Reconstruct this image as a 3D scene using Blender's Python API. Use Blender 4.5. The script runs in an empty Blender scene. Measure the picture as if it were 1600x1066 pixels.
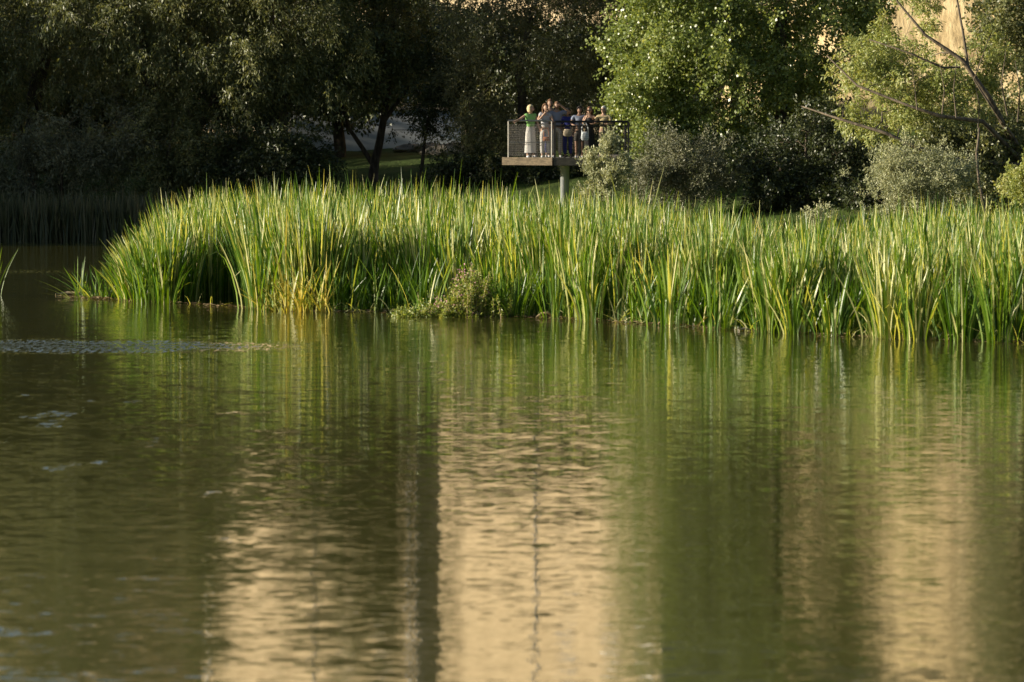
import bpy, bmesh, math, random
import numpy as np
from mathutils import Vector, Matrix

# ------------------------------------------------------------------ scene, camera, light
SC = bpy.context.scene
COL = SC.collection
RNG = np.random.default_rng(7)
random.seed(7)

F = 6500.0                      # focal length in photo pixels (1600 wide)
CAM_H = 4.4
PITCH = math.atan(355.0 / F)

cam_data = bpy.data.cameras.new("camera")
cam = bpy.data.objects.new("camera", cam_data)
COL.objects.link(cam)
cam.location = (0, 0, CAM_H)
cam.rotation_euler = (math.pi / 2 - PITCH, 0, 0)
cam_data.sensor_width = 36.0
cam_data.lens = F / 1600.0 * 36.0
cam_data.clip_start = 0.5
cam_data.clip_end = 3000
cam_data.dof.use_dof = True
cam_data.dof.focus_distance = 118
cam_data.dof.aperture_fstop = 2.6
SC.camera = cam

SUN_ELEV = math.radians(13.5)
SUN_H = Vector((-0.99, -0.06, 0)).normalized()      # horizontal direction towards the sun
SUN_DIR = Vector((SUN_H.x * math.cos(SUN_ELEV), SUN_H.y * math.cos(SUN_ELEV), math.sin(SUN_ELEV)))

world = bpy.data.worlds.new("World")
SC.world = world
world.use_nodes = True
wn = world.node_tree
bg = wn.nodes["Background"]
sky = wn.nodes.new("ShaderNodeTexSky")
sky.sky_type = 'NISHITA'
sky.sun_disc = False
sky.sun_elevation = SUN_ELEV
sky.sun_rotation = math.atan2(SUN_H.x, SUN_H.y)
sky.air_density = 1.0
sky.dust_density = 1.0
wn.links.new(sky.outputs[0], bg.inputs[0])
bg.inputs[1].default_value = 0.07

sun_data = bpy.data.lights.new("sun", 'SUN')
sun_data.energy = 5.0
sun_data.angle = math.radians(0.5)
sun_data.color = (1.0, 0.90, 0.70)
sun = bpy.data.objects.new("sun", sun_data)
COL.objects.link(sun)
sun.rotation_euler = SUN_DIR.to_track_quat('Z', 'Y').to_euler()

SC.view_settings.view_transform = 'Standard'
SC.view_settings.look = 'None'
SC.view_settings.exposure = 0.90
SC.view_settings.gamma = 1.0
SC.cycles.max_bounces = 8
SC.cycles.transparent_max_bounces = 8
SC.cycles.caustics_reflective = False
SC.cycles.caustics_refractive = False

# ------------------------------------------------------------------ helpers
CF = Vector((0, math.cos(PITCH), -math.sin(PITCH)))
CU = Vector((0, math.sin(PITCH), math.cos(PITCH)))


def at(px, py, Y):
    """World point at depth Y that the photo shows at pixel (px, py) of 1600 x 1066."""
    d = CF + Vector((1, 0, 0)) * ((px - 800) / F) + CU * ((533 - py) / F)
    t = Y / d.y
    return Vector((d.x * t, Y, CAM_H + d.z * t))


def tag(o, label=None, cat=None, group=None, kind=None):
    if label: o["label"] = label
    if cat: o["category"] = cat
    if group: o["group"] = group
    if kind: o["kind"] = kind
    return o


def empty(name, loc=(0, 0, 0)):
    o = bpy.data.objects.new(name, None)
    o.location = loc
    o.empty_display_size = 0.2
    COL.objects.link(o)
    return o


def link(name, me, mats, parent=None, loc=None):
    o = bpy.data.objects.new(name, me)
    COL.objects.link(o)
    if not isinstance(mats, (list, tuple)): mats = [mats]
    for m in mats: me.materials.append(m)
    if parent is not None:
        o.parent = parent
    if loc is not None:
        o.location = loc
    return o


def np_mesh(name, verts, faces, rnd=None, smooth=False, mat_index=None):
    """Mesh from numpy arrays; faces is (n,3) or (n,4)."""
    verts = np.asarray(verts, dtype=np.float32).reshape(-1, 3)
    faces = np.asarray(faces, dtype=np.int32)
    me = bpy.data.meshes.new(name)
    me.vertices.add(len(verts))
    me.vertices.foreach_set("co", verts.ravel())
    k = faces.shape[1]
    me.loops.add(faces.size)
    me.loops.foreach_set("vertex_index", faces.ravel())
    me.polygons.add(len(faces))
    me.polygons.foreach_set("loop_start", np.arange(0, faces.size, k, dtype=np.int32))
    if smooth:
        me.polygons.foreach_set("use_smooth", np.ones(len(faces), dtype=bool))
    if mat_index is not None:
        me.polygons.foreach_set("material_index", np.asarray(mat_index, dtype=np.int32))
    me.update(calc_edges=True)
    if rnd is not None:
        a = me.attributes.new("rnd", 'FLOAT', 'FACE')
        a.data.foreach_set("value", np.asarray(rnd, dtype=np.float32))
    return me


class Tubes:
    """Collects tapered tubes and boxes into one mesh."""
    def __init__(self): self.v = []; self.f = []; self.n = 0

    def tube(self, pts, radii, sides=6, cap=True):
        pts = [Vector(p) for p in pts]
        rings = []
        for i, p in enumerate(pts):
            d = (pts[min(i + 1, len(pts) - 1)] - pts[max(i - 1, 0)])
            if d.length < 1e-9: d = Vector((0, 0, 1))
            d.normalize()
            ref = Vector((0, 0, 1)) if abs(d.z) < 0.9 else Vector((1, 0, 0))
            a = d.cross(ref).normalized(); b = d.cross(a)
            r = radii[i] if isinstance(radii, (list, tuple)) else radii
            ring = []
            for k in range(sides):
                t = 2 * math.pi * k / sides
                q = p + a * (math.cos(t) * r) + b * (math.sin(t) * r)
                self.v.append(q[:]); ring.append(self.n); self.n += 1
            rings.append(ring)
        for r0, r1 in zip(rings, rings[1:]):
            for k in range(sides):
                self.f.append((r0[k], r0[(k + 1) % sides], r1[(k + 1) % sides], r1[k]))
        if cap:
            for ring, end in ((rings[0], 0), (rings[-1], 1)):
                c = pts[0] if end == 0 else pts[-1]
                self.v.append(c[:]); ci = self.n; self.n += 1
                for k in range(sides):
                    q = (ring[k], ring[(k + 1) % sides], ci, ci)
                    self.f.append((ring[k], ring[(k + 1) % sides], ci))
        return self

    def box(self, lo, hi, M=None):
        x0, y0, z0 = lo; x1, y1, z1 = hi
        c = [(x0, y0, z0), (x1, y0, z0), (x1, y1, z0), (x0, y1, z0), (x0, y0, z1), (x1, y0, z1), (x1, y1, z1), (x0, y1, z1)]
        if M is not None: c = [(M @ Vector(p))[:] for p in c]
        n = self.n
        self.v += c; self.n += 8
        self.f += [(n, n + 3, n + 2, n + 1), (n + 4, n + 5, n + 6, n + 7), (n, n + 1, n + 5, n + 4), (n + 1, n + 2, n + 6, n + 5),
                   (n + 2, n + 3, n + 7, n + 6), (n + 3, n, n + 4, n + 7)]
        return self

    def prism(self, poly, z0, z1):
        n = self.n; k = len(poly)
        self.v += [(p[0], p[1], z0) for p in poly] + [(p[0], p[1], z1) for p in poly]; self.n += 2 * k
        self.f.append(tuple(n + i for i in reversed(range(k))))
        self.f.append(tuple(n + k + i for i in range(k)))
        for i in range(k):
            j = (i + 1) % k
            self.f.append((n + i, n + j, n + k + j, n + k + i))
        return self

    def mesh(self, name, smooth=False):
        me = bpy.data.meshes.new(name)
        me.from_pydata(self.v, [], self.f)
        if smooth:
            me.polygons.foreach_set("use_smooth", np.ones(len(me.polygons), dtype=bool))
        me.update()
        return me

    def build(self, name, mat, parent=None, smooth=False):
        return link(name, self.mesh(name, smooth), mat, parent)


# ------------------------------------------------------------------ materials
def new_mat(name):
    m = bpy.data.materials.new(name)
    m.use_nodes = True
    nt = m.node_tree
    return m, nt, nt.nodes["Principled BSDF"]


def ramp(nt, stops):
    r = nt.nodes.new("ShaderNodeValToRGB")
    e = r.color_ramp.elements
    while len(e) > 1: e.remove(e[0])
    e[0].position = stops[0][0]; e[0].color = (*stops[0][1], 1)
    for p, c in stops[1:]:
        x = e.new(p); x.color = (*c, 1)
    return r


def leaf_mat(name, stops, trans=0.35, rough=0.45, tint=(1.25, 1.15, 0.6), spec=0.5):
    """Thin leaf: glossy diffuse plus translucency, coloured per leaf."""
    m, nt, b = new_mat(name)
    at_ = nt.nodes.new("ShaderNodeAttribute"); at_.attribute_name = "rnd"
    r = ramp(nt, stops)
    nt.links.new(at_.outputs["Fac"], r.inputs[0])
    nt.links.new(r.outputs[0], b.inputs["Base Color"])
    b.inputs["Roughness"].default_value = rough
    b.inputs["Specular IOR Level"].default_value = spec
    tr = nt.nodes.new("ShaderNodeBsdfTranslucent")
    mul = nt.nodes.new("ShaderNodeMix"); mul.data_type = 'RGBA'; mul.blend_type = 'MULTIPLY'
    mul.inputs[0].default_value = 1.0
    nt.links.new(r.outputs[0], mul.inputs[6])
    mul.inputs[7].default_value = (*tint, 1)
    nt.links.new(mul.outputs[2], tr.inputs[0])
    mx = nt.nodes.new("ShaderNodeMixShader"); mx.inputs[0].default_value = trans
    nt.links.new(b.outputs[0], mx.inputs[1]); nt.links.new(tr.outputs[0], mx.inputs[2])
    nt.links.new(mx.outputs[0], nt.nodes["Material Output"].inputs[0])
    return m


def noise_mat(name, c0, c1, scale=4.0, rough=0.8, stretch=(1, 1, 1), detail=5, lo=0.35, hi=0.65, bump=0.0, metallic=0.0, spec=0.3):
    m, nt, b = new_mat(name)
    tc = nt.nodes.new("ShaderNodeTexCoord")
    mp = nt.nodes.new("ShaderNodeMapping"); mp.inputs["Scale"].default_value = stretch
    nt.links.new(tc.outputs["Object"], mp.inputs[0])
    n = nt.nodes.new("ShaderNodeTexNoise"); n.inputs["Scale"].default_value = scale; n.inputs["Detail"].default_value = detail
    nt.links.new(mp.outputs[0], n.inputs[0])
    r = ramp(nt, [(lo, c0), (hi, c1)])
    nt.links.new(n.outputs[0], r.inputs[0])
    nt.links.new(r.outputs[0], b.inputs["Base Color"])
    b.inputs["Roughness"].default_value = rough
    b.inputs["Metallic"].default_value = metallic
    b.inputs["Specular IOR Level"].default_value = spec
    if bump:
        bp = nt.nodes.new("ShaderNodeBump"); bp.inputs["Strength"].default_value = 0.6; bp.inputs["Distance"].default_value = bump
        nt.links.new(n.outputs[0], bp.inputs["Height"])
        nt.links.new(bp.outputs[0], b.inputs["Normal"])
    return m


M_BARK = noise_mat("bark", (0.035, 0.026, 0.018), (0.11, 0.085, 0.06), 9, 0.9, (1, 1, 0.25), bump=0.03)
M_BARK_MID = noise_mat("grey_bark", (0.06, 0.047, 0.034), (0.17, 0.135, 0.095), 9, 0.9, (1, 1, 0.25), bump=0.03)
M_BARK_PALE = noise_mat("pale_bark", (0.10, 0.075, 0.05), (0.26, 0.20, 0.13), 9, 0.9, (1, 1, 0.25), bump=0.03)
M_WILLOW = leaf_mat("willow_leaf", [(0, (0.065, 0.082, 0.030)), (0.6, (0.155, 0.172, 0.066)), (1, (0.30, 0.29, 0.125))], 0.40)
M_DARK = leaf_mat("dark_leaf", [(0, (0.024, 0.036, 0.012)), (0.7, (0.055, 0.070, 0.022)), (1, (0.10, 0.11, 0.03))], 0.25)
M_BROWN = leaf_mat("brownish_leaf", [(0, (0.085, 0.088, 0.042)), (0.55, (0.155, 0.155, 0.068)), (1, (0.27, 0.25, 0.105))], 0.38, tint=(1.1, 1.1, 0.6))
M_POPLAR = leaf_mat("poplar_leaf", [(0, (0.10, 0.145, 0.032)), (0.6, (0.235, 0.295, 0.080)), (1, (0.44, 0.47, 0.18))], 0.43, 0.34, spec=0.7)
M_PALE = leaf_mat("pale_willow_leaf", [(0, (0.17, 0.22, 0.055)), (0.5, (0.32, 0.36, 0.11)), (1, (0.48, 0.46, 0.19))], 0.40)
M_SILVER = leaf_mat("silver_leaf", [(0, (0.22, 0.245, 0.13)), (0.5, (0.36, 0.375, 0.22)), (1, (0.52, 0.51, 0.31))], 0.34, 0.5, (1.1, 1.05, 0.7))
M_SAGE = leaf_mat("sage_leaf", [(0, (0.085, 0.095, 0.052)), (0.6, (0.15, 0.155, 0.085)), (1, (0.24, 0.23, 0.125))], 0.22, 0.5, (1.1, 1.05, 0.7))
M_LIME = leaf_mat("herb_leaf", [(0, (0.13, 0.20, 0.03)), (0.6, (0.28, 0.34, 0.06)), (1, (0.42, 0.40, 0.10))], 0.42)
M_REED = leaf_mat("reed_blade", [(0, (0.022, 0.066, 0.007)), (0.32, (0.068, 0.150, 0.014)), (0.70, (0.20, 0.305, 0.030)),
                                 (0.80, (0.50, 0.51, 0.18)), (0.97, (0.70, 0.67, 0.36)), (1, (0.50, 0.37, 0.15))], 0.38, 0.38, (1.4, 1.3, 0.32), 0.5)  # cream upper stops hold sun glare on the blades as colour
M_LITTER = leaf_mat("dead_leaf", [(0, (0.10, 0.06, 0.03)), (0.6, (0.26, 0.17, 0.08)), (1, (0.48, 0.36, 0.20))], 0.1, 0.7)
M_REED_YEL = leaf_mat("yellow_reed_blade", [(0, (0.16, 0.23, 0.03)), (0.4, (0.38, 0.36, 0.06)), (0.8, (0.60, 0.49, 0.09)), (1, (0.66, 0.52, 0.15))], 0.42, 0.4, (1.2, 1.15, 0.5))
M_REED_DIM = leaf_mat("dull_reed_blade", [(0, (0.05, 0.065, 0.03)), (0.6, (0.10, 0.11, 0.05)), (1, (0.20, 0.17, 0.10))], 0.3)  # darker, greyer blades for the far strip
M_PINK = noise_mat("pink_flower", (0.42, 0.16, 0.26), (0.6, 0.32, 0.38), 30, 0.7)
M_STRAW = noise_mat("dead_straw", (0.32, 0.22, 0.12), (0.55, 0.42, 0.26), 12, 0.8)
M_STEEL_DARK = noise_mat("dark_steel", (0.022, 0.021, 0.020), (0.04, 0.038, 0.036), 8, 0.8, metallic=0.0)
M_STEEL_PALE = noise_mat("galvanised_steel", (0.24, 0.225, 0.20), (0.34, 0.32, 0.29), 8, 0.5, metallic=0.0)
M_MESH = noise_mat("mesh_wire", (0.09, 0.085, 0.08), (0.14, 0.13, 0.12), 8, 0.6)
M_CONC = noise_mat("painted_pillar", (0.33, 0.35, 0.36), (0.42, 0.43, 0.44), 3, 0.6)
M_BEAM = noise_mat("weathered_beam", (0.075, 0.057, 0.035), (0.16, 0.122, 0.077), 7, 0.8, (1, 1, 3))
M_BEAM_SHADE = noise_mat("shaded_beam", (0.055, 0.05, 0.04), (0.10, 0.09, 0.07), 7, 0.8, (1, 1, 3))  # darker copy of the beam colour, with the right side's shade painted in
M_DECK = noise_mat("deck_boards", (0.14, 0.12, 0.10), (0.22, 0.2, 0.17), 7, 0.8)
M_WALLW = noise_mat("white_render", (0.62, 0.64, 0.68), (0.74, 0.76, 0.80), 1.2, 0.9)
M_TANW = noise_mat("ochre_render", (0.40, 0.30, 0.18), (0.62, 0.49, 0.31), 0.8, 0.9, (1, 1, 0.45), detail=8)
M_SIDE_SHADE = noise_mat("side_shade_tint", (0.20, 0.22, 0.26), (0.27, 0.29, 0.33), 0.5, 0.9)  # cool grey standing in for shade on the ochre blocks' side faces
M_ROOF = noise_mat("grey_roof", (0.10, 0.10, 0.11), (0.16, 0.16, 0.17), 3, 0.8)
M_STONE = noise_mat("pale_stone", (0.32, 0.27, 0.21), (0.48, 0.42, 0.34), 3, 0.9, bump=0.02)


def plain(name, c, rough=0.7, metallic=0.0):
    k = 0.88
    return noise_mat(name, tuple(x * k for x in c), c, 14, rough, metallic=metallic)


M_GLASS = plain("window_glass", (0.03, 0.035, 0.045), 0.12)
M_SHUTTER = plain("window_shutter", (0.30, 0.24, 0.17), 0.7)

# ------------------------------------------------------------------ terrain
SHX = [-300, -120, -60, -30, -22, -17, -13, -8, 0, 5, 12, 20, 60, 300]
SHY = [40, 60, 82, 112, 137, 143, 144, 141, 131, 124, 117, 112, 95, 60]
HX = [-400, -30, -6, 2, 8, 14, 22, 40, 100, 400]
HY = [226, 224, 222, 216, 190, 176, 172, 168, 150, 120]


def wob(x, y, f, ph=0.0):
    return (np.sin(x * f + 1.3 + ph) * np.cos(y * f * 0.83 + 0.7 * ph) + np.sin(x * f * 2.13 + y * f * 1.7 + 2.1 + ph) * 0.5
            + np.sin(x * f * 4.7 - y * f * 3.9 + ph * 2.3) * 0.25) / 1.75


def height(x, y):
    x = np.asarray(x, dtype=float); y = np.asarray(y, dtype=float)
    d = y - np.interp(x, SHX, SHY) + 0.8 * wob(x, y, 0.35)
    up = 3.5 * (1 - np.exp(-np.maximum(d, 0) * 0.055))
    z = np.where(d > 0, up, np.maximum(-1.2, 0.12 * d))
    d2 = 16 - y + 0.8 * wob(x, y, 0.3, 2)
    z = np.where(d2 > 0, np.minimum(2.6, d2 * 0.28), z)
    t = np.clip((y - np.interp(x, HX, HY) + 3.0 * wob(x, y, 0.10, 1)) / 34.0, 0, 1)
    hill = 36 * (t * t * (3 - 2 * t))
    z = z + hill * (1 + 0.10 * wob(x, y, 0.22, 4)) + np.where(hill > 0.5, 0.5 * wob(x, y * 0.4, 1.1, 3), 0)
    z = z + np.where((d > 1) | (d2 > 1), 0.06 * wob(x, y, 1.3, 5), 0)
    return z


def make_terrain():
    xs = np.concatenate([np.linspace(-900, -80, 30)[:-1], np.linspace(-80, 80, 201), np.linspace(80, 900, 30)[1:]])
    ys = np.concatenate([np.linspace(-300, 0, 14)[:-1], np.linspace(0, 270, 271), np.linspace(270, 1500, 30)[1:]])
    X, Y = np.meshgrid(xs, ys)
    Z = height(X, Y)
    nx, ny = len(xs), len(ys)
    V = np.stack([X, Y, Z], -1).reshape(-1, 3)
    i = np.arange(nx - 1)[None, :] + np.arange(ny - 1)[:, None] * nx
    Fc = np.stack([i, i + 1, i + nx + 1, i + nx], -1).reshape(-1, 4)
    me = np_mesh("ground", V, Fc, smooth=True)
    m, nt, b = new_mat("ground")
    g = nt.nodes.new("ShaderNodeNewGeometry")
    sep = nt.nodes.new("ShaderNodeSeparateXYZ"); nt.links.new(g.outputs["Position"], sep.inputs[0])
    n1 = nt.nodes.new("ShaderNodeTexNoise"); n1.inputs["Scale"].default_value = 0.6; n1.inputs["Detail"].default_value = 8
    nt.links.new(g.outputs["Position"], n1.inputs[0])
    grass = ramp(nt, [(0.35, (0.035, 0.055, 0.014)), (0.6, (0.065, 0.095, 0.022)), (0.75, (0.11, 0.10, 0.045))])
    nt.links.new(n1.outputs[0], grass.inputs[0])
    mp = nt.nodes.new("ShaderNodeMapping"); mp.inputs["Scale"].default_value = (1.6, 0.5, 0.28)
    nt.links.new(g.outputs["Position"], mp.inputs[0])
    n2 = nt.nodes.new("ShaderNodeTexNoise"); n2.inputs["Scale"].default_value = 1.3; n2.inputs["Detail"].default_value = 9; n2.inputs["Roughness"].default_value = 0.65
    nt.links.new(mp.outputs[0], n2.inputs[0]); n2.inputs["Scale"].default_value = 2.2
    dry = ramp(nt, [(0.33, (0.20, 0.145, 0.075)), (0.46, (0.43, 0.32, 0.17)), (0.62, (0.62, 0.49, 0.28))])
    nt.links.new(n2.outputs[0], dry.inputs[0])
    mr = nt.nodes.new("ShaderNodeMapRange"); mr.inputs[1].default_value = 3.6; mr.inputs[2].default_value = 5.2
    nt.links.new(sep.outputs[2], mr.inputs[0])
    mx = nt.nodes.new("ShaderNodeMix"); mx.data_type = 'RGBA'
    nt.links.new(mr.outputs[0], mx.inputs[0]); nt.links.new(grass.outputs[0], mx.inputs[6]); nt.links.new(dry.outputs[0], mx.inputs[7])
    nt.links.new(mx.outputs[2], b.inputs["Base Color"])
    b.inputs["Roughness"].default_value = 0.95; b.inputs["Specular IOR Level"].default_value = 0.1
    bp = nt.nodes.new("ShaderNodeBump"); bp.inputs["Strength"].default_value = 0.5; bp.inputs["Distance"].default_value = 0.25
    nt.links.new(n2.outputs[0], bp.inputs["Height"]); nt.links.new(bp.outputs[0], b.inputs["Normal"])
    o = link("ground", me, m)
    tag(o, "grassy banks around the pond rising to a dry tawny hillside", "ground", kind="structure")


make_terrain()


def make_water():
    me = np_mesh("water", [(-900, -40, 0), (900, -40, 0), (900, 170, 0), (-900, 170, 0)], [(0, 1, 2, 3)])
    m, nt, b = new_mat("pond_water")
    L = nt.links
    b.inputs["Base Color"].default_value = (0.066, 0.064, 0.016, 1)
    b.inputs["Roughness"].default_value = 0.015
    b.inputs["IOR"].default_value = 1.6
    g = nt.nodes.new("ShaderNodeNewGeometry")

    def noise(sx, sy, detail, rough=0.5):
        mp = nt.nodes.new("ShaderNodeMapping"); mp.inputs["Scale"].default_value = (sx, sy, 1)
        L.new(g.outputs["Position"], mp.inputs[0])
        n = nt.nodes.new("ShaderNodeTexNoise"); n.inputs["Scale"].default_value = 1; n.inputs["Detail"].default_value = detail
        n.inputs["Roughness"].default_value = rough
        L.new(mp.outputs[0], n.inputs[0])
        return n

    def vm(op, a, bb):
        n = nt.nodes.new("ShaderNodeVectorMath"); n.operation = op
        for i, q in enumerate((a, bb)):
            if isinstance(q, (tuple, list)): n.inputs[i].default_value = q
            else: L.new(q, n.inputs[i])
        return n.outputs[0]

    def mth(op, a, bb, clamp=False):
        n = nt.nodes.new("ShaderNodeMath"); n.operation = op; n.use_clamp = clamp
        for i, q in enumerate((a, bb)):
            if isinstance(q, (int, float)): n.inputs[i].default_value = q
            else: L.new(q, n.inputs[i])
        return n.outputs[0]

    half = (0.5, 0.5, 0.5)
    swell = vm('MULTIPLY', vm('SUBTRACT', noise(0.8, 1.9, 2).outputs["Color"], half), (0.018, 0.042, 0))
    ripple = vm('MULTIPLY', vm('SUBTRACT', noise(4.5, 13.0, 2).outputs["Color"], half), (0.032, 0.135, 0))
    gn = nt.nodes.new("ShaderNodeMapRange"); gn.inputs[1].default_value = 0.49; gn.inputs[2].default_value = 0.56; gn.inputs[4].default_value = 1.0
    L.new(noise(11.0, 2.6, 3, 0.65).outputs[0], gn.inputs[0])
    glint = vm('MULTIPLY', gn.outputs[0], (0.03, -0.24, 0))
    # breeze patches: long streaks across the left half of the pond
    sep = nt.nodes.new("ShaderNodeSeparateXYZ"); L.new(g.outputs["Position"], sep.inputs[0])
    wobn = noise(0.35, 0.12, 3)
    yy = mth('ADD', sep.outputs[1], mth('MULTIPLY', mth('SUBTRACT', wobn.outputs[0], 0.5), 3.0))

    def streak(y0, hw, x_end, fade, amp):
        a = mth('SUBTRACT', 1.0, mth('DIVIDE', mth('ABSOLUTE', mth('SUBTRACT', yy, y0), 0), hw), True)
        c = mth('DIVIDE', mth('SUBTRACT', x_end, sep.outputs[0]), fade, True)
        return mth('MULTIPLY', mth('MULTIPLY', a, c), amp)

    s = streak(78.7, 2.8, -3.4, 4.0, 1.5)
    s = mth('ADD', s, streak(139.5, 2.2, -11.5, 2.0, 0.9))
    s = mth('ADD', s, streak(116.0, 2.0, -11.0, 2.0, 0.7))
    # scattered little cat's-paws nearer the camera
    paw = noise(0.55, 0.32, 3, 0.6)
    pm = nt.nodes.new("ShaderNodeMapRange"); pm.inputs[1].default_value = 0.60; pm.inputs[2].default_value = 0.72
    L.new(paw.outputs[0], pm.inputs[0])
    left = mth('DIVIDE', mth('SUBTRACT', -2.0, sep.outputs[0]), 3.0, True)
    near = mth('DIVIDE', mth('SUBTRACT', 72.0, sep.outputs[1]), 8.0, True)
    gl = nt.nodes.new("ShaderNodeVectorMath"); gl.operation = 'SCALE'
    L.new(glint, gl.inputs[0]); L.new(s, gl.inputs["Scale"])
    gn2 = nt.nodes.new("ShaderNodeMapRange"); gn2.inputs[1].default_value = 0.50; gn2.inputs[2].default_value = 0.66; gn2.inputs[4].default_value = 1.0
    L.new(noise(7.0, 4.5, 3, 0.6).outputs[0], gn2.inputs[0])
    gl2 = nt.nodes.new("ShaderNodeVectorMath"); gl2.operation = 'SCALE'
    L.new(vm('MULTIPLY', gn2.outputs[0], (0.03, -0.34, 0)), gl2.inputs[0])
    L.new(mth('MULTIPLY', mth('MULTIPLY', pm.outputs[0], left), mth('MULTIPLY', near, 0.9)), gl2.inputs["Scale"])
    tot = vm('ADD', vm('ADD', swell, ripple), vm('ADD', gl.outputs[0], gl2.outputs[0]))
    nrm = nt.nodes.new("ShaderNodeVectorMath"); nrm.operation = 'NORMALIZE'
    L.new(vm('ADD', tot, (0, 0, 1)), nrm.inputs[0])
    L.new(nrm.outputs[0], b.inputs["Normal"])
    o = link("water", me, m)
    tag(o, "calm dark green pond water mirroring reeds and trees", "water", kind="structure")


make_water()


# ------------------------------------------------------------------ vegetation builders
def unit(a):
    return a / np.maximum(np.linalg.norm(a, axis=-1, keepdims=True), 1e-9)


def leaves_mesh(name, pos, axis, length, width, rnd, up_bias=0.4, rng=RNG):
    n = len(pos)
    axis = unit(axis)
    r = rng.normal(size=(n, 3)) * 0.75 + np.array([-0.75, -0.55, up_bias])     # leaves turn towards the open, light side
    side = unit(np.cross(axis, r))
    l = (length * rng.uniform(0.6, 1.25, n))[:, None]; w = (width * rng.uniform(0.7, 1.2, n))[:, None]
    nrm = np.cross(side, axis)
    mid = pos + axis * l * 0.45 + nrm * l * 0.06
    V = np.stack([pos, mid + side * w * 0.5, pos + axis * l, mid - side * w * 0.5], 1).reshape(-1, 3)
    Fc = np.arange(4 * n, dtype=np.int32).reshape(-1, 4)
    return np_mesh(name, V, Fc, rnd=rnd)


def noise3(p, f, ph):
    x, y, z = p[:, 0] * f, p[:, 1] * f, p[:, 2] * f
    return (np.sin(x + ph) * np.sin(y * 1.1 + ph * 1.7) + np.sin(z * 1.2 + ph * 0.6) * np.cos(x * 0.9 - y * 0.5 + ph)
            + 0.6 * np.sin(2.1 * x + 1.7 * z + ph * 2) * np.cos(1.9 * y - z + ph)) / 2.0


def blob(px, py, Y, rpx, rpy, rd, share=1.0):
    c = at(px, py, Y); s = Y / F
    return (np.array(c), np.array([rpx * s, rd, rpy * s]), share)


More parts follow.
